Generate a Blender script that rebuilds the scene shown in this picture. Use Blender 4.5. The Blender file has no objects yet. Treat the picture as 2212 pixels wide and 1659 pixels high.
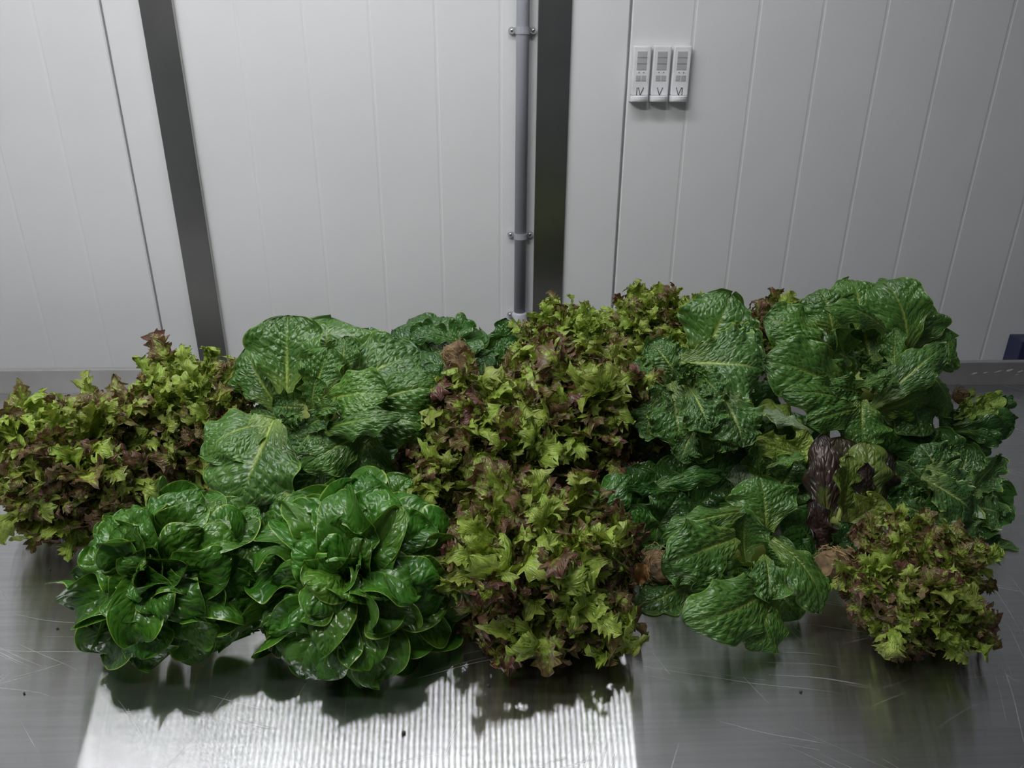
import bpy, bmesh, math, random
import numpy as np
from math import radians, sin, cos, pi, sqrt, atan2, tan
from mathutils import Vector, Matrix

C = bpy.context.scene.collection
SC = bpy.context.scene

# ---------------------------------------------------------------- camera
TZ = 0.90                                   # height of the table top above the floor
CAM_H = 0.65                                # camera above the table top
FPX = 1700.0
_p, _r, _y = radians(24.5), radians(0.43), radians(2.3)
FW = np.array([sin(_y) * cos(_p), cos(_y) * cos(_p), -sin(_p)])
_r0 = np.array([cos(_y), -sin(_y), 0.0])
_u0 = np.cross(_r0, FW)
RT = cos(_r) * _r0 + sin(_r) * _u0
UP = -sin(_r) * _r0 + cos(_r) * _u0
EYE = np.array([0.0, 0.0, TZ + CAM_H])
cd = bpy.data.cameras.new('camera')
cam = bpy.data.objects.new('camera', cd)
C.objects.link(cam)
cam.matrix_world = Matrix(((RT[0], UP[0], -FW[0], EYE[0]), (RT[1], UP[1], -FW[1], EYE[1]),
                           (RT[2], UP[2], -FW[2], EYE[2]), (0, 0, 0, 1)))
cd.sensor_width = 36
cd.lens = 36 * FPX / 2212
cd.clip_start = 0.02
SC.camera = cam


def at(px, py, Y):
    """point at distance Y into the room seen at a photograph position"""
    d = FW + RT * ((px - 1106) / FPX) + UP * ((829.5 - py) / FPX)
    return EYE + d * (Y / d[1])


def atz(px, py, z):
    """point z above the table top seen at a photograph position"""
    d = FW + RT * ((px - 1106) / FPX) + UP * ((829.5 - py) / FPX)
    return EYE + d * ((TZ + z - EYE[2]) / d[2])


def px2m(p):
    """metres per photograph pixel at a point"""
    return float((np.asarray(p) - EYE).dot(FW)) / FPX


# ---------------------------------------------------------------- world, exposure
w = bpy.data.worlds.new('world')
SC.world = w
w.use_nodes = True
w.node_tree.nodes['Background'].inputs[0].default_value = (0.75, 0.85, 1.0, 1)
w.node_tree.nodes['Background'].inputs[1].default_value = 0.045
SC.view_settings.view_transform = 'Standard'
SC.view_settings.look = 'None'
SC.view_settings.gamma = 1
SC.view_settings.use_curve_mapping = False
SC.view_settings.exposure = 0.0
LED_STRENGTH = 36.0
FRONT_STRENGTH = 74.0
FILL_STRENGTH = 2.0

# ---------------------------------------------------------------- node helpers


class NT:
    def __init__(s, name):
        s.m = bpy.data.materials.new(name)
        s.m.use_nodes = True
        s.t = s.m.node_tree
        s.t.nodes.clear()
        s.out = s.t.nodes.new('ShaderNodeOutputMaterial')

    def n(s, kind, **kw):
        nd = s.t.nodes.new('ShaderNode' + kind)
        for k, v in kw.items():
            setattr(nd, k, v)
        return nd

    def set(s, sock, v):
        if isinstance(v, bpy.types.NodeSocket):
            s.t.links.new(v, sock)
        elif v is not None:
            if isinstance(v, (tuple, list)) and len(v) == 3 and len(sock.default_value) == 4:
                v = (*v, 1)
            sock.default_value = v

    def math(s, op, a, b=None, c=None, clamp=False):
        nd = s.n('Math', operation=op, use_clamp=clamp)
        for i, v in enumerate((a, b, c)):
            if v is not None:
                s.set(nd.inputs[i], v)
        return nd.outputs[0]

    def mix(s, f, a, b, typ='MIX'):
        nd = s.n('MixRGB', blend_type=typ)
        s.set(nd.inputs[0], f)
        s.set(nd.inputs[1], a)
        s.set(nd.inputs[2], b)
        return nd.outputs[0]

    def step(s, v, lo, hi, a=0.0, b=1.0):
        nd = s.n('MapRange', interpolation_type='SMOOTHSTEP')
        s.set(nd.inputs[0], v)
        for i, x in enumerate((lo, hi, a, b)):
            s.set(nd.inputs[i + 1], x)
        return nd.outputs[0]

    def noise(s, vec, scale, detail=3.0, rough=.5, dist=0.0):
        nd = s.n('TexNoise')
        if vec is not None:
            s.set(nd.inputs['Vector'], vec)
        nd.inputs['Scale'].default_value = scale
        nd.inputs['Detail'].default_value = detail
        nd.inputs['Roughness'].default_value = rough
        nd.inputs['Distortion'].default_value = dist
        return nd.outputs[0]

    def xyz(s, x=0.0, y=0.0, z=0.0):
        nd = s.n('CombineXYZ')
        for i, v in enumerate((x, y, z)):
            s.set(nd.inputs[i], v)
        return nd.outputs[0]

    def pbsdf(s, col, rough, metal=0.0, spec=.5, normal=None, **kw):
        nd = s.n('BsdfPrincipled')
        s.set(nd.inputs['Base Color'], col)
        s.set(nd.inputs['Roughness'], rough)
        s.set(nd.inputs['Metallic'], metal)
        s.set(nd.inputs['Specular IOR Level'], spec)
        if normal is not None:
            s.set(nd.inputs['Normal'], normal)
        for k, v in kw.items():
            s.set(nd.inputs[k], v)
        return nd.outputs[0]

    def done(s, sh):
        s.t.links.new(sh, s.out.inputs[0])
        return s.m


def plain(name, col, rough=.5, metal=0.0, var=0.06, scale=30, bump=0.0):
    t = NT(name)
    tc = t.n('TexCoord').outputs['Object']
    nz = t.noise(tc, scale, 4)
    f = t.step(nz, .3, .7)
    c = t.mix(f, tuple(x * (1 - var) for x in col), tuple(min(1, x * (1 + var)) for x in col))
    nrm = None
    if bump:
        b = t.n('Bump')
        b.inputs['Strength'].default_value = bump
        b.inputs['Distance'].default_value = 0.002
        t.set(b.inputs['Height'], nz)
        nrm = b.outputs[0]
    return t.done(t.pbsdf(c, rough, metal, normal=nrm))


def leaf_mat(name, dark, mid, rib, rim, rough=.36, nveins=8, slope=.7, vein=.5, ribw=.10, bump=.5, cell=5.0,
             base_glow=.25, trans=.2, rib_end=(.25, .85), tip=None, tip_lo=.4, tip_hi=.9, spec=.5):
    """leaf surface from the leaf's own UV (u across, v from base to tip)"""
    t = NT(name)
    uv = t.n('UVMap').outputs[0]
    sp = t.n('SeparateXYZ')
    t.set(sp.inputs[0], uv)
    u, v = sp.outputs[0], sp.outputs[1]
    oi = t.n('ObjectInfo')
    rnd = oi.outputs['Random']
    tint = oi.outputs['Color']
    sgn = t.math('MULTIPLY_ADD', u, 2.0, -1.0)
    s = t.math('ABSOLUTE', sgn)
    tco = t.n('TexCoord').outputs['Object']
    wob = t.noise(tco, 26, 3)
    wob0 = t.math('SUBTRACT', wob, .5)
    # secondary veins
    k = t.math('MULTIPLY', t.math('SUBTRACT', v, t.math('MULTIPLY', s, slope * .35)), float(nveins))
    k = t.math('ADD', k, t.math('MULTIPLY', wob0, .7))
    k = t.math('ADD', k, t.math('MULTIPLY', t.math('GREATER_THAN', sgn, 0.0), .45))
    pp = t.math('PINGPONG', k, .5)
    vl = t.step(pp, .0, .10, 1.0, 0.0)
    # net of small veins between them
    vo = t.n('TexVoronoi', feature='DISTANCE_TO_EDGE')
    t.set(vo.inputs['Vector'], t.xyz(t.math('MULTIPLY', sgn, cell), t.math('MULTIPLY', k, 1.25), t.math('MULTIPLY', rnd, 40.0)))
    vo.inputs['Scale'].default_value = 1.0
    dist = vo.outputs['Distance']
    net = t.step(dist, .0, .09, 1.0, 0.0)
    ribm = t.step(s, 0.0, t.math('MULTIPLY', t.math('SUBTRACT', 1.12, v), ribw), 1.0, 0.0)
    ribf = t.step(v, rib_end[0], rib_end[1], 1.0, .18)
    ribm = t.math('MULTIPLY', ribm, ribf)
    blot = t.step(t.noise(tco, 14, 3), .3, .7)
    c = t.mix(t.math('MULTIPLY_ADD', blot, .75, t.math('MULTIPLY', rnd, .25)), dark, mid)
    if tip is not None:
        tv = t.math('ADD', v, t.math('MULTIPLY', wob0, .9))
        tv = t.math('ADD', tv, t.math('MULTIPLY', t.math('SUBTRACT', s, .5), .25))
        sep = t.n('SeparateXYZ')
        t.set(sep.inputs[0], tint)
        amount = sep.outputs[0]
        bf = t.n('NewGeometry').outputs['Backfacing']
        tf = t.math('ADD', t.step(tv, tip_lo, tip_hi), t.math('MULTIPLY', bf, .30), None, True)
        tf = t.math('MULTIPLY', tf, amount)
        shade = t.step(wob, .3, .7)
        tcol = t.mix(shade, tip[0], tip[1])
        rimf = t.math('MULTIPLY', t.step(s, .93, 1.0), .35)
    else:
        c = t.mix(1.0, c, tint, 'MULTIPLY')
        rimf = t.math('MULTIPLY', t.step(s, .95, .99), .8)
    c = t.mix(t.math('MULTIPLY', t.math('MAXIMUM', vl, t.math('MULTIPLY', net, .45)), vein), c, rib)
    c = t.mix(rimf, c, rim)
    c = t.mix(t.math('MULTIPLY', t.step(v, .0, .45, 1.0, 0.0), base_glow), c, rib)
    c = t.mix(t.math('MULTIPLY', ribm, .8), c, rib)
    if tip is not None:
        c = t.mix(t.math('MULTIPLY', tf, .94), c, tcol)
    h = t.step(dist, 0.0, .32)
    h = t.math('ADD', h, t.math('MULTIPLY', t.step(pp, 0.0, .3), .22))
    h = t.math('ADD', h, t.math('MULTIPLY', t.noise(tco, 420, 2), .10))
    h = t.math('ADD', h, t.math('MULTIPLY', ribm, -.5))
    b = t.n('Bump')
    b.inputs['Strength'].default_value = bump
    b.inputs['Distance'].default_value = 0.0022
    t.set(b.inputs['Height'], h)
    p = t.pbsdf(c, rough, 0.0, spec, b.outputs[0])
    tr = t.n('BsdfTranslucent')
    t.set(tr.inputs[0], t.mix(1.0, c, (1.5, 1.4, 1.0), 'MULTIPLY'))
    t.set(tr.inputs[1], b.outputs[0])
    ms = t.n('MixShader')
    ms.inputs[0].default_value = trans
    t.t.links.new(p, ms.inputs[1])
    t.t.links.new(tr.outputs[0], ms.inputs[2])
    return t.done(ms.outputs[0])


def steel_mat():
    """brushed sheet steel: grain along X tilts the surface only in Y, so highlights smear along Y"""
    t = NT('brushed_steel')
    tc = t.n('TexCoord').outputs['Object']
    sp = t.n('SeparateXYZ')
    t.set(sp.inputs[0], tc)
    x, y = sp.outputs[0], sp.outputs[1]
    wn = t.n('TexWhiteNoise', noise_dimensions='3D')
    t.set(wn.inputs['Vector'], tc)
    cs = t.n('SeparateColor')
    t.set(cs.inputs[0], wn.outputs['Color'])
    g = t.math('ADD', t.math('ADD', cs.outputs[0], cs.outputs[1]), t.math('SUBTRACT', cs.outputs[2], 1.5))
    # wear patches
    patch = t.noise(tc, 5, 4, .6)
    streak = t.noise(t.xyz(t.math('MULTIPLY', x, 3.0), t.math('MULTIPLY', y, 160.0)), 1.0, 4, .6)
    # scratches in several directions
    scr = None
    rs = random.Random(4)
    for ang, sx, sy, lo, hi in ((-.55, 2.0, 480, .71, .76), (-.80, 2.6, 420, .72, .77), (.30, 2.6, 420, .72, .77), (1.25, 3.0, 380, .73, .78), (-1.2, 4.0, 420, .74, .79), (-.30, 1.6, 440, .72, .77)):
        bend = t.noise(tc, 1.6 + rs.random(), 2)
        a = t.math('ADD', t.math('MULTIPLY', x, cos(ang)), t.math('MULTIPLY', y, sin(ang)))
        b = t.math('ADD', t.math('MULTIPLY', x, -sin(ang)), t.math('MULTIPLY', y, cos(ang)))
        b = t.math('ADD', b, t.math('MULTIPLY', bend, .12))
        vec = t.xyz(t.math('MULTIPLY', a, sx), t.math('MULTIPLY', b, sy), rs.random() * 30)
        ln = t.step(t.noise(vec, 1.0, 0), lo, hi)
        sel = t.step(t.noise(t.xyz(t.math('MULTIPLY', a, 4.0), t.math('MULTIPLY', b, 9.0), rs.random() * 9), 1.0, 2), .52, .66)
        ln = t.math('MULTIPLY', ln, sel)
        scr = ln if scr is None else t.math('MAXIMUM', scr, ln)
    tilt = t.math('MULTIPLY', g, t.math('MULTIPLY_ADD', patch, .10, STEEL_TILT))
    tiltx = t.math('MULTIPLY', t.math('SUBTRACT', t.noise(tc, 9, 2), .5), .0015)
    geo = t.n('NewGeometry')
    va = t.n('VectorMath', operation='ADD')
    t.set(va.inputs[0], geo.outputs['Normal'])
    t.set(va.inputs[1], t.xyz(tiltx, tilt, 0.0))
    vn = t.n('VectorMath', operation='NORMALIZE')
    t.set(vn.inputs[0], va.outputs[0])
    col = t.mix(t.step(streak, .3, .7), (.64, .64, .65), (.74, .74, .75))
    shiny = t.pbsdf(col, .03, 1.0, normal=vn.outputs[0])
    dull = t.pbsdf((.56, .56, .565), .48, 1.0)
    ms = t.n('MixShader')
    t.set(ms.inputs[0], t.math('MULTIPLY_ADD', patch, .20, .05))
    t.t.links.new(shiny, ms.inputs[1])
    t.t.links.new(dull, ms.inputs[2])
    scb = t.pbsdf((.75, .75, .76), .5, .6)
    m2 = t.n('MixShader')
    t.set(m2.inputs[0], t.math('MULTIPLY', scr, .30))
    t.t.links.new(ms.outputs[0], m2.inputs[1])
    t.t.links.new(scb, m2.inputs[2])
    return t.done(m2.outputs[0])


STEEL_TILT = 0.25


def emit_mat(name, col, strength):
    t = NT(name)
    e = t.n('Emission')
    e.inputs[0].default_value = (*col, 1)
    e.inputs[1].default_value = strength
    return t.done(e.outputs[0])


M = {}
M['steel'] = steel_mat()
M['satin'] = plain('satin_steel', (.52, .51, .50), .5, 1.0, .08, 12)
M['post'] = plain('post_steel', (.44, .44, .42), .30, 1.0, .10, 6)
M['wall'] = plain('white_panel', (.715, .722, .73), .42, 0, .015, 5)
M['joint'] = plain('joint_grey', (.16, .16, .17), .6)
M['floor'] = plain('grey_floor', (.22, .22, .22), .5, 0, .12, 4)
M['ceiling'] = plain('white_ceiling', (.7, .7, .7), .6)
M['pipe'] = plain('grey_pvc', (.44, .45, .50), .45, 0, .04, 8)
M['clip'] = plain('grey_clip', (.36, .37, .40), .5)
M['scuff'] = plain('scuffed_metal', (.42, .42, .42), .7, 0, .2, 300)
M['screw'] = plain('screw_metal', (.75, .75, .75), .22, 1.0)
M['plastic'] = plain('white_plastic', (.78, .78, .80), .4)
M['screen'] = plain('grey_screen', (.42, .43, .44), .35)
M['ink'] = plain('grey_ink', (.10, .10, .11), .6)
M['screenline'] = plain('screen_line', (.28, .28, .29), .4)
M['blue'] = plain('dark_blue_plastic', (.02, .025, .07), .5)
M['led'] = emit_mat('led_white', (.98, .99, 1.0), LED_STRENGTH)
M['front'] = emit_mat('front_fill_white', (1.0, .995, .985), FRONT_STRENGTH)
M['fill'] = emit_mat('fill_white', (.95, .98, 1.0), FILL_STRENGTH)
M['coir'] = plain('coir', (.15, .098, .048), .85, 0, .45, 90, .8)
M['fibre'] = plain('coir_fibre', (.32, .22, .10), .8, 0, .4, 40)
M['soil'] = plain('soil', (.05, .04, .03), .9, 0, .3, 200)
M['dry'] = plain('dry_leaf', (.42, .20, .06), .55, 0, .35, 60, .5)

M['butter'] = leaf_mat('butterhead_leaf', (.024, .088, .009), (.060, .170, .016), (.13, .27, .04), (.30, .45, .08), rough=.27, spec=.5,
                       nveins=7, vein=.25, ribw=.07, bump=.42, cell=3.0, base_glow=.45, trans=.16)
M['cos'] = leaf_mat('cos_leaf', (.034, .102, .017), (.072, .180, .030), (.38, .49, .11), (.19, .35, .06), rough=.32, spec=.6,
                    nveins=11, vein=.20, ribw=.13, bump=.45, cell=6.5, base_glow=.30, trans=.18)
M['crinkle'] = leaf_mat('crinkled_leaf', (.036, .105, .022), (.078, .188, .040), (.42, .53, .17), (.33, .48, .06), rough=.32, spec=.6, rib_end=(.45, 1.0),
                        nveins=12, vein=.22, ribw=.16, bump=.5, cell=6.5, base_glow=.35, trans=.2)
M['shadow_green'] = leaf_mat('dark_shaded_green_leaf', (.020, .075, .012), (.048, .14, .022), (.18, .30, .07), (.16, .28, .05), rough=.28,  # dark green leaves; the tone also stands in for shade in gaps
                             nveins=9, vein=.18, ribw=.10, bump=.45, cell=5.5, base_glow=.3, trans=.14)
M['grey_green'] = leaf_mat('grey_green_leaf', (.12, .19, .10), (.20, .28, .16), (.42, .52, .22), (.38, .48, .16), rough=.5,
                           nveins=8, vein=.25, ribw=.13, bump=.4, cell=4, base_glow=.5, trans=.15)
M['lime'] = leaf_mat('lime_leaf', (.20, .33, .04), (.36, .48, .10), (.55, .62, .24), (.44, .52, .12), rough=.36,
                     nveins=8, vein=.3, ribw=.13, bump=.55, cell=4, base_glow=.5, trans=.25)
M['maroon_cos'] = leaf_mat('dark_red_leaf', (.12, .20, .03), (.20, .30, .05), (.36, .44, .12), (.10, .06, .04), rough=.30,
                           nveins=8, vein=.15, ribw=.10, bump=.5, cell=4, base_glow=.4, trans=.12,
                           tip=((.014, .006, .012), (.050, .017, .026)), tip_lo=.02, tip_hi=.45)
M['frisee'] = leaf_mat('oakleaf_leaf', (.21, .34, .035), (.40, .53, .095), (.46, .57, .15), (.36, .30, .12), rough=.30,
                       nveins=6, vein=.2, ribw=.16, bump=.5, cell=3, base_glow=.4, trans=.25,
                       tip=((.055, .010, .022), (.160, .036, .052)), tip_lo=.58, tip_hi=.90)

# ---------------------------------------------------------------- object helpers


def thing(name, label, cat, loc=(0, 0, 0), group=None):
    o = bpy.data.objects.new(name, None)
    C.objects.link(o)
    o.location = loc
    o.empty_display_size = .05
    o['label'] = label
    o['category'] = cat
    if group:
        o['group'] = group
    return o


def tag(o, label, cat, group=None):
    o['label'] = label
    o['category'] = cat
    if group:
        o['group'] = group
    return o


def link(name, me, mat, parent=None, smooth=False):
    o = bpy.data.objects.new(name, me)
    C.objects.link(o)
    if mat is not None and len(me.materials) == 0:
        me.materials.append(mat)
    if parent is not None:
        o.parent = parent
        o.matrix_parent_inverse = Matrix.Translation(-Vector(parent.location))
    if smooth:
        me.polygons.foreach_set('use_smooth', [True] * len(me.polygons))
    return o


def obj(name, bm, mat, parent=None, smooth=False):
    bmesh.ops.recalc_face_normals(bm, faces=bm.faces)
    me = bpy.data.meshes.new(name)
    bm.to_mesh(me)
    bm.free()
    return link(name, me, mat, parent, smooth)


def struct(name, bm, mat, parent=None):
    o = obj(name, bm, mat, parent)
    if parent is None:
        o['kind'] = 'structure'
    return o


def box(bm, x0, x1, y0, y1, z0, z1, bev=0.0, mtx=None):
    vs = [bm.verts.new((x, y, z)) for x in (x0, x1) for y in (y0, y1) for z in (z0, z1)]
    fs = [(0, 1, 3, 2), (4, 6, 7, 5), (0, 4, 5, 1), (2, 3, 7, 6), (0, 2, 6, 4), (1, 5, 7, 3)]
    faces = [bm.faces.new([vs[i] for i in f]) for f in fs]
    geom = vs
    if bev:
        ed = list({e for f in faces for e in f.edges})
        r = bmesh.ops.bevel(bm, geom=ed, offset=bev, segments=2, affect='EDGES', profile=.6)
        geom = list({v for f in r['faces'] for v in f.verts} | {v for v in vs if v.is_valid})
    if mtx is not None:
        bmesh.ops.transform(bm, matrix=mtx, verts=[v for v in geom if v.is_valid])
    return bm


def tube(bm, pts, rad, seg=14, caps=True):
    pts = [Vector(p) for p in pts]
    rads = rad if isinstance(rad, (list, tuple)) else [rad] * len(pts)
    rings = []
    for i, p in enumerate(pts):
        d = (pts[min(i + 1, len(pts) - 1)] - pts[max(i - 1, 0)]).normalized()
        a = d.orthogonal().normalized() if i == 0 else (rings_a - d * rings_a.dot(d)).normalized()
        rings_a = a
        b = d.cross(a)
        rings.append([bm.verts.new(p + (a * cos(2 * pi * k / seg) + b * sin(2 * pi * k / seg)) * rads[i]) for k in range(seg)])
    for r0, r1 in zip(rings, rings[1:]):
        for k in range(seg):
            bm.faces.new((r0[k], r0[(k + 1) % seg], r1[(k + 1) % seg], r1[k]))
    if caps:
        bm.faces.new(rings[0][::-1])
        bm.faces.new(rings[-1])
    return bm


# ---------------------------------------------------------------- room
W = 1.66
RX0, RX1, RY0, CEIL = -2.2, 2.6, -2.6, 2.75
struct('floor', box(bmesh.new(), RX0, RX1, RY0, W + .1, -.08, 0), M['floor'])
struct('ceiling', box(bmesh.new(), RX0, RX1, RY0, W + .1, CEIL, CEIL + .06), M['ceiling'])
wall = struct('wall_back', box(bmesh.new(), RX0, RX1, W + .012, W + .10, 0, CEIL), M['joint'])
struct('wall_left', box(bmesh.new(), RX0 - .1, RX0, RY0, W + .1, 0, CEIL), M['wall'])


def wall_panel(x0):
    """one metre wide insulated panel with eight bays between shallow pressed ribs, tongue joints recessed"""
    prof = [(.0022, .010), (.0022, .0025), (.0045, .0)]
    for k in range(1, 8):
        c = k * .125
        prof += [(c - .005, 0), (c - .002, .0006), (c + .001, .0006), (c + .003, 0)]
    prof += [(.9955, .0), (.9978, .0025), (.9978, .010)]
    bm = bmesh.new()
    lo = [bm.verts.new((x0 + x, W + d, 0.02)) for x, d in prof]
    hi = [bm.verts.new((x0 + x, W + d, CEIL - .01)) for x, d in prof]
    for i in range(len(prof) - 1):
        bm.faces.new((lo[i], lo[i + 1], hi[i + 1], hi[i]))
    back = [bm.verts.new(v) for v in ((x0, W + .0119, .02), (x0 + 1, W + .0119, .02), (x0 + 1, W + .0119, CEIL - .01), (x0, W + .0119, CEIL - .01))]
    bm.faces.new(back)
    return bm


for k in range(-2, 4):
    x0 = .2905 + k - 1
    if x0 + 1 > RX1 + .9:
        continue
    obj('wall_panel', wall_panel(x0), M['wall'], wall)


def post(name, x0, x1, d):
    bm = bmesh.new()
    box(bm, x0, x1, W - d, W - .0005, .02, CEIL - .01, .0012)
    return struct(name, bm, M['post'])


post('trim_1', -.633, -.572, .013)
post('trim_2', .111, .1755, .007)
bm = bmesh.new()
xb = at(2203, 758, W - .05)[0]
box(bm, xb, xb + .08, W - .05, W - .002, .02, at(2205, 738, W - .05)[2], .002)
struct('unknown_blue_object', bm, M['blue'])  # unidentified dark blue object at the right edge, not a wall trim

# conduit with clips
PXC, PYC = .0815, W - .019
pipe = thing('conduit_pipe', 'grey plastic conduit pipe running up the white wall beside the steel strip', 'pipe', (PXC, PYC, TZ + .02))
bm = bmesh.new()
tube(bm, [(PXC, PYC, TZ + .06), (PXC, PYC, CEIL - .01)], .0125, 24)
obj('tube', bm, M['pipe'], pipe, True)
bm = bmesh.new()
tube(bm, [(PXC, PYC, TZ - .25), (PXC, PYC, TZ + .072), (PXC, PYC, TZ + .076)], [.0165, .0165, .0135], 24)
obj('socket', bm, M['pipe'], pipe, True)


def clip(z, label, first):
    t = thing('pipe_clip', label, 'clip', (PXC, PYC, z))
    bm = bmesh.new()
    n = 14
    prof = []
    for i in range(n + 1):
        a = pi * i / n
        prof.append((PXC - cos(a) * .0142, PYC - sin(a) * .0142))
    prof = [(PXC - .0142, W - .002)] + prof + [(PXC + .0142, W - .002)]
    inn = [(PXC + (x - PXC) * .88, PYC + (y - PYC) * .88 if y < PYC + .001 else y) for x, y in prof]
    rows = []
    for zz in (z - .006, z + .006):
        rows.append(([bm.verts.new((x, y, zz)) for x, y in prof], [bm.verts.new((x, y, zz)) for x, y in inn]))
    (o0, i0), (o1, i1) = rows
    for k in range(len(prof) - 1):
        bm.faces.new((o0[k], o0[k + 1], o1[k + 1], o1[k]))
        bm.faces.new((i0[k], i1[k], i1[k + 1], i0[k + 1]))
        bm.faces.new((o0[k], i0[k], i0[k + 1], o0[k + 1]))
        bm.faces.new((o1[k], o1[k + 1], i1[k + 1], i1[k]))
    obj('band', bm, M['clip'], t)
    for sgn in (-1, 1):
        bm = bmesh.new()
        x = PXC + sgn * .0205
        bmesh.ops.create_cone(bm, cap_ends=True, segments=20, radius1=.0068, radius2=.0062, depth=.007,
                              matrix=Matrix.Translation((x, W - .0045, z)) @ Matrix.Rotation(pi / 2, 4, 'X'))
        box(bm, min(x, PXC + sgn * .0135), max(x, PXC + sgn * .0135), W - .007, W - .001, z - .0055, z + .0055, .001)
        lug = obj('lug', bm, M['clip'], t)
        bm = bmesh.new()
        bmesh.ops.create_uvsphere(bm, u_segments=12, v_segments=8, radius=.0036, matrix=Matrix.Translation((x, W - .0078, z)) @ Matrix.Diagonal((1, .55, 1, 1)))
        obj('screw', bm, M['screw'], lug, True).matrix_parent_inverse = Matrix.Translation((0, 0, 0))
    return t


clip(at(1128, 66, W)[2], 'upper grey pipe clip with two screws on the conduit', True)
clip(at(1125, 505, W)[2], 'middle grey pipe clip with two shiny screws halfway down the conduit', False)
clip(at(1118, 677, W)[2], 'lowest grey pipe clip, just above the lettuce pile, by the pipe socket', False)


# wall displays
def stroke(bm, x0, z0, x1, z1, y, wd=.0014):
    d = Vector((x1 - x0, 0, z1 - z0))
    L = d.length
    a = atan2(d.z, d.x)
    m = Matrix.Translation(((x0 + x1) / 2, y, (z0 + z1) / 2)) @ Matrix.Rotation(-a, 4, 'Y')
    box(bm, -L / 2, L / 2, -.0004, .0004, -wd / 2, wd / 2, 0, m)


def display(px, numeral, label):
    xc = at(px, 160, W - .016)[0]
    zt, zb = at(px, 99, W - .016)[2], at(px, 213, W - .016)[2]
    t = thing('wall_display', label, 'thermometer', (xc, W - .004, zb), 'row of three white wall displays')
    yf = W - .016
    bm = bmesh.new()
    box(bm, xc - .0172, xc + .0172, yf, W - .0015, zb + .006, zt, .0025)
    obj('housing', bm, M['plastic'], t)
    zs = lambda py: at(px, py, W - .016)[2]
    bm = bmesh.new()
    box(bm, xc - .0095, xc + .0095, yf - .0006, yf + .002, zs(151), zs(111), .0002)
    scn = obj('screen', bm, M['screen'], t)
    bm = bmesh.new()
    for py in (124, 137.5):
        box(bm, xc - .0095, xc + .0095, yf - .001, yf - .0004, zs(py) - .0005, zs(py) + .0005)
    ln = obj('screen_line', bm, M['screenline'], scn)
    ln['kind'] = 'stuff'
    ln.matrix_parent_inverse = Matrix.Identity(4)
    for sx in (-.0045, .0045):
        bm = bmesh.new()
        bmesh.ops.create_cone(bm, cap_ends=True, segments=10, radius1=.0013, radius2=.0011, depth=.0012,
                              matrix=Matrix.Translation((xc + sx, yf - .0004, zs(156.5))) @ Matrix.Rotation(pi / 2, 4, 'X'))
        obj('indicator', bm, M['screenline'], t)
    for a, b in ((-.0100, -.0008), (.0008, .0100)):
        bm = bmesh.new()
        box(bm, xc + a, xc + b, yf - .0008, yf + .002, zs(175), zs(163), .0004)
        obj('button', bm, M['screen'], t)
    bm = bmesh.new()
    h0, h1 = zs(206), zs(189)
    yy = yf - .0003
    if numeral == 'IV':
        stroke(bm, xc - .0068, h0, xc - .0060, h1, yy)
        stroke(bm, xc - .0036, h1, xc + .0008, h0, yy)
        stroke(bm, xc + .0008, h0, xc + .0066, h1, yy)
    elif numeral == 'V':
        stroke(bm, xc - .0052, h1, xc - .0002, h0, yy)
        stroke(bm, xc - .0002, h0, xc + .0052, h1, yy)
    else:
        stroke(bm, xc - .0068, h1, xc - .0018, h0, yy)
        stroke(bm, xc - .0018, h0, xc + .0034, h1, yy)
        stroke(bm, xc + .0052, h0, xc + .0050, h1, yy)
    nm = obj('numeral', bm, M['ink'], t)
    nm['kind'] = 'stuff'
    # rounded cup at the foot that holds the handset
    bm = bmesh.new()
    n = 16
    rows = []
    for zz, sc in ((zs(220), .82), (zs(218), .95), (zs(214), 1.0), (zs(208), 1.0), (zs(206.5), .94)):
        ring = [bm.verts.new((xc - .0180, W - .001, zz))]
        for i in range(n + 1):
            a = pi * i / n
            ring.append(bm.verts.new((xc - cos(a) * .0180 * (.94 + .06 * sc), W - .006 - (sin(a) ** .6) * .021 * sc, zz)))
        ring.append(bm.verts.new((xc + .0180, W - .001, zz)))
        rows.append(ring)
    for a, b in zip(rows, rows[1:]):
        for k in range(len(a) - 1):
            bm.faces.new((a[k], a[k + 1], b[k + 1], b[k]))
    bm.faces.new(rows[0][::-1])
    bm.faces.new(rows[-1])
    obj('holder', bm, M['plastic'], t)


display(1385, 'IV', 'leftmost white wall display, marked IV, in a cup holder')
display(1428, 'V', 'middle white wall display, marked V, between two like it')
display(1471, 'VI', 'rightmost white wall display, marked VI, in a cup holder')

# ---------------------------------------------------------------- table
TX0, TX1, TY0, TY1 = -1.32, 1.55, .22, 1.402
table = thing('steel_table', 'long scratched stainless steel work table carrying the lettuces', 'table', (0, .8, 0))
bm = bmesh.new()
box(bm, TX0, TX1, TY0, TY1, TZ - .04, TZ, .003)
obj('tabletop', bm, M['steel'], table)
bm = bmesh.new()
box(bm, TX0, TX1, TY1, TY1 + .016, TZ - .02, TZ + .0475, .003)
obj('upstand', bm, M['satin'], table)
bm = bmesh.new()
rs = random.Random(12)
for px, py, ln in ((2086, 802, 16), (2108, 800, 12), (2130, 798, 14), (2150, 795, 18), (2178, 798, 14), (2200, 792, 16), (2184, 806, 9)):
    p = atz(px, py + 20, .0)
    p[1] = TY1 - .004
    q = px2m(p) * ln
    ring = []
    for i in range(9):
        a_ = 2 * pi * i / 9
        ring.append(bm.verts.new((p[0] + cos(a_) * q * rs.uniform(.35, .6), TY1 - .0006, TZ + .012 + px2m(p) * (816 - py) + cos(a_) * q * .12 + sin(a_) * q * rs.uniform(.08, .2))))
    bm.faces.new(ring)
o = obj('scuff_mark', bm, M['scuff'], table)
o['kind'] = 'stuff'
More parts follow.
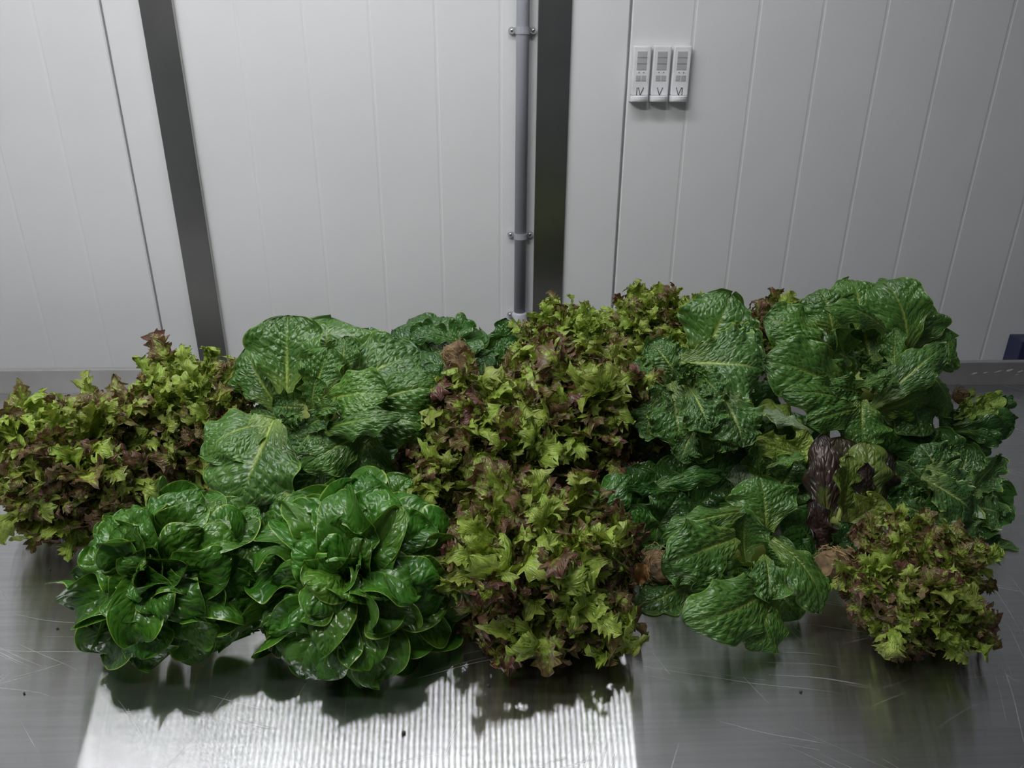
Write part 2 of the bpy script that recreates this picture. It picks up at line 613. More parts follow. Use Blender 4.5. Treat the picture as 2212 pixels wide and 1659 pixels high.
for lx in (TX0 + .08, TX1 - .08):
    for ly in (TY0 + .08, TY1 - .08):
        bm = bmesh.new()
        box(bm, lx - .02, lx + .02, ly - .02, ly + .02, 0, TZ - .0405, .003)
        obj('leg', bm, M['satin'], table)
bm = bmesh.new()
box(bm, TX0 + .05, TX1 - .05, TY0 + .05, TY1 - .05, .22, .25, .003)
obj('undershelf', bm, M['satin'], table)

# ---------------------------------------------------------------- lamps
LX0, LX1, LY, LZ = -1.12, .42, 1.05, TZ + 1.50
lamp = thing('led_batten', 'long white LED batten hanging over the back of the table', 'lamp', ((LX0 + LX1) / 2, LY, LZ))
bm = bmesh.new()
box(bm, LX0 - .03, LX1 + .03, LY - .08, LY + .08, LZ + .004, LZ + .06, .006)
obj('housing', bm, M['plastic'], lamp)
bm = bmesh.new()
NL = 94
for i in range(NL):
    xa = LX0 + (LX1 - LX0) * (i + .5) / NL
    hw = (LX1 - LX0) / NL * .28
    vs = [bm.verts.new(v) for v in ((xa - hw, LY - .06, LZ), (xa - hw, LY + .06, LZ), (xa + hw, LY + .06, LZ), (xa + hw, LY - .06, LZ))]
    bm.faces.new(vs)
me = bpy.data.meshes.new('led_row')
bm.to_mesh(me)
bm.free()
o = link('led_row', me, M['led'], lamp)
o['kind'] = 'stuff'
for x in (LX0 + .2, LX1 - .2):
    bm = bmesh.new()
    tube(bm, [(x, LY, LZ + .059), (x, LY, CEIL)], .003, 8)
    obj('cable', bm, M['satin'], lamp)
FX0, FX1 = -1.10, -.20
fill_batten = thing('led_batten', 'added white fill batten hanging over the front edge of the table', 'lamp', ((FX0 + FX1) / 2, .30, LZ))  # added front fill that brightens the near side of the lettuces
bm = bmesh.new()
box(bm, FX0 - .03, FX1 + .03, .22, .38, LZ + .004, LZ + .06, .006)
obj('housing', bm, M['plastic'], fill_batten)
bm = bmesh.new()
box(bm, FX0, FX1, .265, .335, LZ - .002, LZ + .0045)
obj('diffuser', bm, M['front'], fill_batten)
for x in (FX0 + .2, FX1 - .2):
    bm = bmesh.new()
    tube(bm, [(x, .30, LZ + .059), (x, .30, CEIL)], .003, 8)
    obj('cable', bm, M['satin'], fill_batten)
fl = thing('fill_lamp', 'added white fill lamp on the ceiling behind the viewer', 'lamp', (-1.2, -1.0, CEIL - .08))  # unseen lamp added as weak fill from behind the camera
bm = bmesh.new()
box(bm, -1.85, -.35, -1.17, -.83, CEIL - .06, CEIL - .0005, .004)
obj('housing', bm, M['plastic'], fl)
bm = bmesh.new()
box(bm, -1.82, -.38, -1.14, -.86, CEIL - .07, CEIL - .0595)
obj('diffuser', bm, M['fill'], fl)

# ---------------------------------------------------------------- leaves
CAMDIR = np.array([0.0, -.80, .60])


def sm(a, b, x):
    t = np.clip((x - a) / (b - a), 0, 1)
    return t * t * (3 - 2 * t)


def wob(rs, x, y, f, n=6):
    o = np.zeros(np.broadcast(x, y).shape)
    for _ in range(n):
        a = rs.uniform(0, 2 * pi)
        k = f * rs.uniform(.5, 1.4)
        o = o + np.sin(k * (x * cos(a) + y * sin(a)) + rs.uniform(0, 2 * pi))
    return o / n * 1.5


def grid_mesh(name, P, U, V):
    nv, ns = P.shape[:2]
    me = bpy.data.meshes.new(name)
    me.vertices.add(nv * ns)
    me.vertices.foreach_set('co', P.reshape(-1).astype(np.float32))
    i = np.arange((nv - 1) * (ns - 1))
    r, c = i // (ns - 1), i % (ns - 1)
    a = r * ns + c
    quads = np.stack([a, a + 1, a + ns + 1, a + ns], 1).reshape(-1)
    nq = len(i)
    me.loops.add(nq * 4)
    me.loops.foreach_set('vertex_index', quads.astype(np.int32))
    me.polygons.add(nq)
    me.polygons.foreach_set('loop_start', (np.arange(nq) * 4).astype(np.int32))
    uvl = me.uv_layers.new(name='UVMap')
    uvs = np.stack([U.reshape(-1)[quads], V.reshape(-1)[quads]], 1).reshape(-1)
    uvl.data.foreach_set('uv', uvs.astype(np.float32))
    me.polygons.foreach_set('use_smooth', np.ones(nq, dtype=bool))
    me.update()
    me.validate()
    return me


def leaf_pts(L, Wd, seed, nv=48, ns=32, a=.22, v0=.55, bow=.5, tipc=.4, cup0=.8, cup1=.2, ruf=.006, rf=3.0, bl=.002,
             nveins=9, slope=.25, lump=.006, teeth=0.0, tf=18, twist=0.0, side=0.0, tipcup=None, pinch=0.0):
    """local leaf: +Y from base to tip, +Z its visible face"""
    rs = np.random.RandomState(seed)
    t = np.linspace(0, 1, nv)
    v = 1 - (1 - t) ** 1.35
    v[-1] = 1.0
    s = np.linspace(-1, 1, ns)
    V, S = np.meshgrid(v, s, indexing='ij')
    phi = bow * (.5 - v) - tipc * sm(.55, 1, v)
    dv = np.gradient(v)
    cy = np.cumsum(np.cos(phi) * dv)
    cz = np.cumsum(np.sin(phi) * dv)
    cy -= cy[0]
    cz -= cz[0]
    ang = atan2(cz[-1], cy[-1])
    ch = sqrt(cy[-1] ** 2 + cz[-1] ** 2)
    ca, sa = cos(-ang), sin(-ang)
    cy, cz = (cy * ca - cz * sa) / ch * L, (cy * sa + cz * ca) / ch * L
    ph = phi - ang
    w = (a + (1 - a) * sm(0, .6, v)) * np.sqrt(np.clip(1 - np.clip((v - v0) / (1 - v0), 0, 1) ** 2.2, 0, 1)) * Wd * .5
    w = w * (1 + .10 * wob(rs, v * 1.0, v * 0, 9))
    w[-1] = 1e-4
    WW = w[:, None]
    th = (cup0 + (cup1 - cup0) * v)[:, None]
    th = np.where(np.abs(th) < .02, .02, th)
    A = np.abs(S) * np.abs(th)
    X = np.sign(S) * WW * np.sin(A) / np.abs(th)
    Nn = WW * (1 - np.cos(A)) / np.abs(th) * np.sign(th)
    # ruffled margin
    sd = np.where(S > 0, rs.uniform(0, 6), rs.uniform(0, 6))
    phs = 2 * pi * rf * V + sd + 1.6 * wob(rs, V, S * .4, 6)
    env = sm(.1, .35, V)
    Nn = Nn + ruf * np.abs(S) ** 2.4 * np.sin(phs) * env
    X = X + np.sign(S) * ruf * .5 * np.abs(S) ** 2.4 * np.cos(phs) * env
    Nn = Nn + lump * wob(rs, V * 1.0, S * .5, 7) * (.3 + .7 * np.abs(S) ** .7)
    # pillows between the veins
    k = (V - np.abs(S) * slope) * nveins + .35 * wob(rs, V, S, 7) + (S > 0) * .45
    f1 = k - np.floor(k)
    m = np.abs(S) * 4.6 + .5 * np.mod(np.floor(k), 2) + .3 * wob(rs, V, S, 9)
    f2 = m - np.floor(m)
    dome = (1 - (2 * f1 - 1) ** 2) * (.12 + .88 * (1 - (2 * f2 - 1) ** 2))
    amp = .6 + .5 * wob(rs, V, S, 5)
    Nn = Nn + 1.25 * bl * dome * np.clip(amp, .15, 1.3) * sm(.03, .18, np.abs(S)) * sm(0, .2, V) * (1 - sm(.9, 1, np.abs(S)) * .8)
    # midrib groove on the face
    Nn = Nn - .0022 * np.exp(-(S / .07) ** 2) * (1 - .8 * V)
    if teeth:
        tr = np.abs(2 * np.mod(V * tf + .3 * wob(rs, V, S * 0, 20), 1) - 1)
        X = X + np.sign(S) * teeth * np.abs(S) ** 10 * (tr - .5)
        Nn = Nn + teeth * 1.4 * np.abs(S) ** 6 * np.sin(2 * pi * tf * .5 * V + sd)
    if twist:
        tw = twist * (V - .4)
        X, Nn = X * np.cos(tw) - Nn * np.sin(tw), X * np.sin(tw) + Nn * np.cos(tw)
    X = X + side * L * np.sin(pi * V) * .5
    T_y, T_z = np.cos(ph)[:, None], np.sin(ph)[:, None]
    Yp = cy[:, None] - Nn * T_z
    Zp = cz[:, None] + Nn * T_y
    return np.stack([X, Yp, Zp], 2), S * .5 + .5, V


def frame(base, tip, face):
    T = np.asarray(tip, float) - np.asarray(base, float)
    L = np.linalg.norm(T)
    T = T / L
    N = np.asarray(face, float)
    N = N - T * N.dot(T)
    n = np.linalg.norm(N)
    if n < 1e-4:
        N = np.cross(T, [1, 0, 0])
        n = np.linalg.norm(N)
    N = N / n
    B = np.cross(T, N)
    return B, T, N, L


def world_leaf(parent, base, tip, width, face, mat, seed, tint=(1, 1, 1), floor=TZ + .0015, name='leaf', **kw):
    B, T, N, L = frame(base, tip, face)
    P, U, V = leaf_pts(L, width, seed, **kw)
    Q = np.asarray(base) + P[..., 0:1] * B + P[..., 1:2] * T + P[..., 2:3] * N
    low = Q[..., 2] < floor
    Q[..., 2] = np.where(low, floor + (Q[..., 2] - floor) * -.02, Q[..., 2])
    me = grid_mesh('leaf', Q - np.array(parent.location), U, V)
    o = bpy.data.objects.new(name, me)
    C.objects.link(o)
    me.materials.append(mat)
    o.parent = parent
    o.color = (*tint, 1)
    return o


_seed = [100]


def traced(parent, spec, mat, defaults=None):
    """spec rows: base px, py, Y; tip px, py, Y; width px; facing; options"""
    for row in spec:
        (bx, by, bY), (tx, ty, tY), wd, face, opt = row
        b, t = at(bx, by, bY), at(tx, ty, tY)
        kw = dict(defaults or {})
        kw.update(opt)
        m = kw.pop('mat', None)
        tint = kw.pop('tint', (1, 1, 1))
        _seed[0] += 1
        world_leaf(parent, b, t, wd * px2m((b + t) / 2), CAMDIR if face is None else face, M[m] if m else mat,
                   kw.pop('seed', _seed[0]), tint, **kw)


def stalk(parent, a, b, r, mat):
    bm = bmesh.new()
    a, b = Vector(a), Vector(b)
    for p in (a, b):
        p.z = max(p.z, TZ + r * 1.3)
    tube(bm, [a, a.lerp(b, .5), b], [r * 1.1, r, r * .6], 12)
    return obj('stalk', bm, mat, parent, True)


def plug(parent, a, b, r, seed):
    """coir root plug: a rough tapered cylinder with loose fibres"""
    rs = random.Random(seed)
    a, b = Vector(a), Vector(b)
    up = Vector((0, 0, max(0, TZ + r * 1.3 - min(a.z, b.z))))
    a, b = a + up, b + up
    bm = bmesh.new()
    tube(bm, [a.lerp(b, k / 8) for k in range(9)], [r * (.55 if k == 0 else .97 if k == 1 else 1.04 - .02 * k if k < 8 else .6) for k in range(9)], 26)
    for v in bm.verts:
        q = v.co * 160
        v.co += Vector((sin(q.x + 2 * q.z), sin(q.y * 1.1 + q.x), sin(q.z * 1.2 + q.y))) * r * .07
        v.co += Vector((rs.uniform(-1, 1), rs.uniform(-1, 1), rs.uniform(-1, 1))) * r * .05
    o = obj('root_plug', bm, M['coir'], parent, False)
    d = (b - a).normalized()
    u = d.orthogonal().normalized()
    w2 = d.cross(u)
    bm = bmesh.new()
    for _ in range(170):
        k = rs.random()
        an = rs.uniform(0, 2 * pi)
        rad = u * cos(an) + w2 * sin(an)
        p = a.lerp(b, k) + rad * r * (1.0 + rs.uniform(0, .06))
        tang = (d * rs.uniform(-1, 1) + d.cross(rad) * rs.uniform(-1, 1)).normalized()
        ln = r * rs.uniform(.35, .9)
        pts = [p, p + tang * ln * .5 + rad * r * rs.uniform(.03, .12), p + tang * ln + rad * r * rs.uniform(-.05, .12)]
        tube(bm, pts, r * .022, 4, False)
    f = obj('fibre', bm, M['fibre'], o)
    f['kind'] = 'stuff'
    return o


# ---------------------------------------------------------------- oakleaf and frisee heads


def ribbon(rs, p0, p1, wid, up, curl, tcurl, nv, ns, v0, v1, teeth=.3, wbase=.45, ntooth=4):
    """one lobe: a toothed, curling strip from p0 towards p1; returns points and uv"""
    p0, p1, up = np.asarray(p0, float), np.asarray(p1, float), np.asarray(up, float)
    T = p1 - p0
    L = np.linalg.norm(T)
    T = T / L
    N = up - T * up.dot(T)
    N /= np.linalg.norm(N)
    B = np.cross(T, N)
    t = np.linspace(0, 1, nv)
    s = np.linspace(-1, 1, ns)
    ph = -curl * t ** 1.5
    y = np.cumsum(np.cos(ph)) / nv * L
    z = np.cumsum(np.sin(ph)) / nv * L
    y -= y[0]
    z -= z[0]
    out = np.zeros((nv, ns, 3))
    bend = rs.uniform(-.3, .3)
    for j, sj in enumerate(s):
        q = t * ntooth + rs.uniform(0, 1)
        f = q - np.floor(q)
        saw = np.where(f < .7, f / .7, (1 - f) / .3)
        prof = (wbase + (1 - wbase) * sm(0, .45, t)) * np.clip((1 - t) / .42, 0, 1) ** .75
        edge = abs(sj) > .99
        w = wid * .5 * prof * (1 + (teeth * 2 * (saw - .35) * sm(.0, .2, t) if edge else 0))
        th = tcurl * (.35 + .65 * t)
        th = np.where(np.abs(th) < .05, .05, th)
        an = abs(sj) * np.abs(th)
        x = np.sign(sj) * w * np.sin(an) / np.abs(th) + bend * L * t ** 2 * .6
        n = w * (1 - np.cos(an)) / np.abs(th) * np.sign(th)
        fw = (teeth * .45 * wid * saw * (1 - t) if edge else 0)
        n = n + (.16 * wid * np.sin(t * rs.uniform(7, 11) + rs.uniform(0, 6)) * abs(sj))
        yy = y + fw * np.cos(ph) - n * np.sin(ph)
        zz = z + fw * np.sin(ph) + n * np.cos(ph)
        out[:, j] = p0 + T * yy[:, None] + N * zz[:, None] + B * x[:, None]
    U, V = np.meshgrid(s * .5 + .5, v0 + (v1 - v0) * t)
    return out, U, V


def jag_leaf(seed):
    """one oakleaf: a slim rib that fans into toothed lobes, each curling its own way"""
    rs = np.random.RandomState(seed)
    parts = []
    bow = rs.uniform(.2, 1.1)
    ts = np.linspace(0, 1, 14)
    ph = bow * (.55 - ts)
    cy, cz = np.cumsum(np.cos(ph)) / 14, np.cumsum(np.sin(ph)) / 14
    cx = rs.uniform(-.12, .12) * ts ** 2
    stem = np.stack([cx, cy - cy[0], cz - cz[0]], 1)
    pt = lambda k: np.array([np.interp(k, ts, stem[:, i]) for i in range(3)])
    # blade round the rib
    ns = 5
    s = np.linspace(-1, 1, ns)
    hw = .03 + .055 * sm(.25, .75, ts) * (1 - sm(.9, 1.0, ts) * .6)
    hw = hw * (1 + .25 * np.sin(ts * 31 + rs.uniform(0, 6)))
    P = stem[:, None, :] + np.stack([s[None, :] * hw[:, None], 0 * hw[:, None] * s, (.35 * (s ** 2)[None, :] * hw[:, None] + .035 * np.sin(ts * 13 + 1)[:, None] * s[None, :])], 2)
    U, V = np.meshgrid(s * .5 + .5, ts * .75)
    parts.append((P, U, V))
    kind = rs.choice([-1, 1], p=[.5, .5])
    nl = rs.randint(2, 5)
    for side in (-1, 1):
        for i in range(nl):
            k = .40 + .56 * (i + rs.uniform(.1, .7)) / nl
            an = radians(rs.uniform(58, 80) - 38 * (i / nl))
            ln = rs.uniform(.26, .46) * (1 - .18 * i / nl)
            p0 = pt(k)
            d = np.array([side * sin(an), cos(an), rs.uniform(-.5, .7)])
            cu = kind * rs.uniform(.4, 2.8) if rs.rand() < .75 else -kind * rs.uniform(.4, 2.2)
            parts.append(ribbon(rs, p0, p0 + d * ln, rs.uniform(.10, .17), (0, -.2, 1), cu, rs.uniform(-2.3, 2.3), 13, 5,
                                .42 + .25 * i / nl, 1.0, rs.uniform(.45, .85), .5, rs.randint(3, 6)))
    p0 = pt(.93)
    parts.append(ribbon(rs, p0, p0 + np.array([rs.uniform(-.1, .1), 1, rs.uniform(-.2, .4)]) * rs.uniform(.26, .42), rs.uniform(.16, .27), (0, -.2, 1),
                        kind * rs.uniform(.6, 2.8), rs.uniform(-2.2, 1.6), 14, 7, .62, 1.0, rs.uniform(.45, .75), .7, rs.randint(3, 6)))
    return join_grids('oakleaf', parts, M['frisee'])


def join_grids(name, parts, mat):
    vs, qs, us = [], [], []
    base = 0
    for P, U, V in parts:
        nv, ns = P.shape[:2]
        i = np.arange((nv - 1) * (ns - 1))
        r, c = i // (ns - 1), i % (ns - 1)
        a = r * ns + c
        q = np.stack([a, a + 1, a + ns + 1, a + ns], 1) + base
        vs.append(P.reshape(-1, 3))
        us.append(np.stack([U.reshape(-1), V.reshape(-1)], 1))
        qs.append(q)
        base += nv * ns
    Pv, Q, UV = np.concatenate(vs), np.concatenate(qs).reshape(-1), np.concatenate(us)
    nq = len(Q) // 4
    me = bpy.data.meshes.new(name)
    me.vertices.add(len(Pv))
    me.vertices.foreach_set('co', Pv.reshape(-1).astype(np.float32))
    me.loops.add(nq * 4)
    me.loops.foreach_set('vertex_index', Q.astype(np.int32))
    me.polygons.add(nq)
    me.polygons.foreach_set('loop_start', (np.arange(nq) * 4).astype(np.int32))
    uvl = me.uv_layers.new(name='UVMap')
    uvl.data.foreach_set('uv', UV[Q].reshape(-1).astype(np.float32))
    me.polygons.foreach_set('use_smooth', np.ones(nq, dtype=bool))
    me.update()
    me.validate()
    me.materials.append(mat)
    return me, Pv


JAG = [jag_leaf(900 + i) for i in range(22)]


def oakleaf_head(label, c, rad, axis, n, red, seed, name='oakleaf_lettuce', spread=2.0, leaf=(.75, 1.1), red_out=.5, stretch=(1, 1, 1), fine=.92):
    rs = random.Random(seed)
    c = np.asarray(c, float)
    ax = np.asarray(axis, float)
    ax = ax / np.linalg.norm(ax)
    t = thing(name, label, 'lettuce', (c[0], c[1], max(TZ, c[2] - rad)))
    ux = np.cross(ax, [0.3, .9, .1])
    ux /= np.linalg.norm(ux)
    uy = np.cross(ax, ux)
    st = np.array(stretch)
    root = c - ax * rad * .45
    stalk(t, root - ax * rad * .25, c, rad * .13, M['lime'])
    loc = np.array(t.location)
    n = int(n * 1.35)
    for i in range(n):
        q = (i + .5) / n
        pol = spread * q ** .62 + rs.uniform(-.12, .12)
        az = i * 2.39996 + rs.uniform(-.35, .35)
        d = ax * cos(pol) + (ux * cos(az) + uy * sin(az)) * sin(pol)
        R = rad * rs.uniform(.84, 1.1) * (1 + .10 * sin(3 * az + seed) * sin(2.3 * pol) + .07 * sin(5 * az + 2 * seed))
        if rs.random() < .12:
            R *= 1.16
        tip = c + d * R * st
        if tip[2] < TZ + .012:
            tip[2] = TZ + .012 + rs.uniform(0, .012)
        ln = rad * rs.uniform(*leaf) * fine
        inward = root + (c - root) * rs.uniform(.2, .9)
        dd = tip - inward
        dd /= np.linalg.norm(dd)
        b = tip - dd * ln
        N = ax * 1.0 + np.array([rs.gauss(0, .45), rs.gauss(0, .45), rs.gauss(0, .45)]) - d * .25
        B, T, Nf, L = frame(b, tip, N)
        me, Pv = JAG[rs.randrange(len(JAG))]
        o = bpy.data.objects.new('leaf', me)
        C.objects.link(o)
        o.parent = t
        ws = L * rs.uniform(.85, 1.25)
        zz = b[2] + Pv[:, 0] * B[2] * ws + Pv[:, 1] * T[2] * L + Pv[:, 2] * Nf[2] * ws
        b[2] += max(0, TZ + .0015 - zz.min())
        m = Matrix(((B[0] * ws, T[0] * L, Nf[0] * ws, b[0] - loc[0]), (B[1] * ws, T[1] * L, Nf[1] * ws, b[1] - loc[1]),
                    (B[2] * ws, T[2] * L, Nf[2] * ws, b[2] - loc[2]), (0, 0, 0, 1)))
        o.matrix_local = m
        r = red * (1 - red_out) + red * red_out * 2 * q
        r = rs.uniform(.8, 1.0) if rs.random() < r * .85 else rs.uniform(0, .4)
        o.color = (r, r, r, 1)
    return t


# ---------------------------------------------------------------- butterhead heads


def butterhead(label, c, rad, axis, n, seed, tint=(1, 1, 1), mat='butter'):
    rs = random.Random(seed)
    c = np.asarray(c, float)
    ax = np.asarray(axis, float)
    ax = ax / np.linalg.norm(ax)
    t = thing('butterhead_lettuce', label, 'lettuce', (c[0], c[1], TZ))
    ux = np.array([1.0, 0, 0])
    ux = ux - ax * ux.dot(ax)
    ux /= np.linalg.norm(ux)
    uy = np.cross(ax, ux)
    stalk(t, c - ax * rad * .75, c, rad * .16, M['lime'])
    for i in range(n):
        q = (i + .5) / n
        pol = 1.82 * q ** .60
        az = i * 2.39996 + rs.uniform(-.3, .3)
        rr = ux * cos(az) + uy * sin(az)
        d = ax * cos(pol) + rr * sin(pol)
        pol_b = max(0.0, pol - rs.uniform(.55, .85))
        db = ax * cos(pol_b) + rr * sin(pol_b)
        size = .36 + .30 * q
        tip = c + d * rad * rs.uniform(.94, 1.06) + ax * rad * .05
        b = c + db * rad * (.62 - .12 * q)
        if tip[2] < TZ + .010:
            tip[2] = TZ + .010 + rs.uniform(0, .01)
        face = d * 1.0 + ax * .35 + np.array([rs.gauss(0, .40), rs.gauss(0, .40), rs.gauss(0, .40)])
        _seed[0] += 1
        pil = rs.random()
        world_leaf(t, b, tip, rad * size * rs.uniform(1.0, 1.4), face, M[mat], _seed[0], tuple(x * rs.uniform(.85, 1.1) for x in tint),
                   nv=36, ns=24, a=.5, v0=.52, bow=rs.uniform(.5, 1.5), tipc=rs.uniform(-.3, 1.0),
                   cup0=rs.uniform(-.2, 1.0), cup1=rs.uniform(-1.5, -.3) if pil < .62 else rs.uniform(.5, 1.6), ruf=rs.uniform(.004, .009), rf=rs.uniform(.8, 1.9), bl=.0030,
                   nveins=6, lump=.008, twist=rs.uniform(-.9, .9), side=rs.uniform(-.15, .15))
    return t


def ring_of_leaves(parent, c, rad, axis, n, mat, seed, pol=(1.1, 1.9), tint=(1, 1, 1), width=.75, floor=TZ + .0015):
    """outer leaves round the back and sides of a head"""
    rs = random.Random(seed)
    c = np.asarray(c, float)
    ax = np.asarray(axis, float)
    ax = ax / np.linalg.norm(ax)
    ux = np.cross(ax, [.2, .1, 1])
    ux /= np.linalg.norm(ux)
    uy = np.cross(ax, ux)
    for i in range(n):
        az = 2 * pi * (i + rs.uniform(-.3, .3)) / n
        p = rs.uniform(*pol)
        d = ax * cos(p) + (ux * cos(az) + uy * sin(az)) * sin(p)
        tip = c + d * rad * rs.uniform(.85, 1.05)
        tip[2] = max(tip[2], TZ + .012)
        _seed[0] += 1
        world_leaf(parent, c - ax * rad * .25 + d * rad * .1, tip, rad * width, ax, mat, _seed[0], tint, floor,
                   nv=30, ns=20, bow=rs.uniform(.2, 1.0), tipc=rs.uniform(0, .9), cup0=.9, cup1=rs.uniform(-.5, .5), ruf=.006, bl=.002)


# ---------------------------------------------------------------- the pile, front row
butterhead('glossy dark green butterhead lettuce at the left end of the front row', at(388, 1252, .74), .099, (-.10, -.72, .68), 62, 11)
butterhead('wide glossy green butterhead lettuce beside the red lettuce in the front row', at(775, 1258, .745), .118, (.05, -.72, .70), 68, 23, (1.1, 1.12, 1.1))

traced(bpy.data.objects['butterhead_lettuce'], [
    ((480, 1190, .77), (556, 1098, .80), 110, None, dict(bow=.9, cup0=.3, cup1=-.9)),
    ((500, 1210, .75), (572, 1165, .76), 90, None, dict(bow=.9, cup0=.3, cup1=-.9))], M['butter'], dict(a=.45, v0=.4, nveins=6))
traced(bpy.data.objects['butterhead_lettuce.001'], [
    ((680, 1150, .79), (570, 1120, .81), 120, None, dict(bow=.9, cup0=.3, cup1=-.9)),
    ((820, 1110, .84), (885, 1035, .86), 130, None, dict(bow=.9, cup0=.3, cup1=-.9)),
    ((660, 1200, .77), (556, 1190, .77), 110, None, dict(bow=.9, cup0=.3, cup1=-.9))], M['butter'], dict(a=.45, v0=.4, nveins=6))

oakleaf_head('red-tipped frilly lettuce spilling forward onto the bright steel, front and centre', at(1168, 1248, .745), .112, (.1, -.75, .65), 125, .85, 31)
oakleaf_head('small dark red frilly lettuce alone at the right end of the front row', at(1972, 1278, .715), .080, (-.05, -.72, .68), 105, .92, 38)
t = bpy.data.objects['oakleaf_lettuce.001']
plug(t, at(1850, 1225, .78), at(1780, 1222, .745), .020, 3)

# cos head standing at the front
O = thing('cos_lettuce', 'green cos lettuce with blistered leaves on the bare steel in front', 'lettuce', (*at(1590, 1230, .78)[:2], TZ))
traced(O, [
    ((1655, 1150, .86), (1640, 1030, .90), 155, None, dict(bow=.5, tipc=.5, cup0=.4, cup1=-.5)),
    ((1610, 1105, .82), (1432, 1165, .79), 84, (-.1, -.5, .9), dict(bow=.8, cup0=-.6, cup1=-1.1, tipc=.6)),
    ((1590, 1160, .77), (1443, 1215, .715), 142, None, dict(bow=.4, cup0=.2, cup1=-.5, tipc=.4, bl=.0032, a=.3)),
    ((1612, 1215, .80), (1612, 1108, .81), 115, None, dict(bow=-.6, cup0=1.4, cup1=.9, tipc=-.2)),
    ((1668, 1165, .765), (1766, 1322, .72), 104, (.35, -.75, .55), dict(bow=.9, cup0=-.4, cup1=-.6, tipc=.5, side=-.12, bl=.0035)),
    ((1650, 1200, .755), (1656, 1298, .70), 96, None, dict(bow=.9, cup0=.5, cup1=-.4, bl=.003, ruf=.008)),
    ((1635, 1250, .74), (1490, 1272, .70), 62, (0, -.8, .5), dict(bow=.3, cup0=-.4, cup1=-.9, bl=.003)),
    ((1660, 1262, .735), (1478, 1345, .665), 150, (.05, -.72, .6), dict(bow=.6, cup0=-.2, cup1=-.8, tipc=.7, bl=.0035, a=.45, side=-.10)),
    ((1660, 1280, .73), (1610, 1398, .665), 150, (.2, -.8, .5), dict(bow=.9, cup0=-.2, cup1=-.7, tipc=.6, a=.5)),
    ((1500, 1258, .79), (1375, 1325, .755), 112, (-.2, -.6, .75), dict(bow=.7, cup0=-.2, cup1=-.8, tipc=.3)),
    ((1520, 1225, .79), (1428, 1218, .775), 96, None, dict(bow=.6, cup0=0, cup1=-.6)),
    ((1660, 1270, .76), (1722, 1335, .72), 110, (.3, -.7, .5), dict(bow=.9, cup0=-.2, cup1=-.8)),
    ((1600, 1225, .75), (1555, 1240, .72), 60, None, dict(bow=.5, cup0=.9, cup1=.9, ruf=.006)),
    ((1625, 1230, .745), (1600, 1275, .715), 55, None, dict(bow=.6, cup0=.9, cup1=.5, ruf=.007, mat='crinkle')),
], M['cos'], dict(nv=56, ns=40, nveins=9))
ring_of_leaves(O, at(1605, 1225, .85), .085, (.0, -.75, .65), 7, M['cos'], 5, (1.2, 1.7))
stalk(O, at(1612, 1225, .83), at(1600, 1215, .88), .02, M['lime'])

# ---------------------------------------------------------------- left side of the pile
oakleaf_head('red and lime frilly lettuce at the far left end of the pile', at(175, 1015, .95), .106, (-.35, -.62, .70), 130, .80, 41, stretch=(1.05, 1, 1))
oakleaf_head('frilly red lettuce leaning behind the big cos, reaching up past the dark steel strip', at(425, 925, 1.05), .100, (-.30, -.55, .78), 105, .80, 43, stretch=(1.0, 1.0, 1.15))
Gs = thing('green_lettuce', 'sliver of dark green lettuce peeping out between the two frilly reds on the left', 'lettuce', (*at(320, 930, 1.12)[:2], TZ))
traced(Gs, [
    ((330, 990, 1.12), (300, 872, 1.14), 105, None, dict(bow=.8, cup1=-1.0, tipc=.7)),
    ((350, 990, 1.10), (330, 868, 1.13), 90, None, dict(bow=.6, cup1=-.6, tipc=.7)),
    ((330, 985, 1.10), (290, 930, 1.06), 80, None, dict(bow=.6, cup1=-.5)),
], M['shadow_green'])

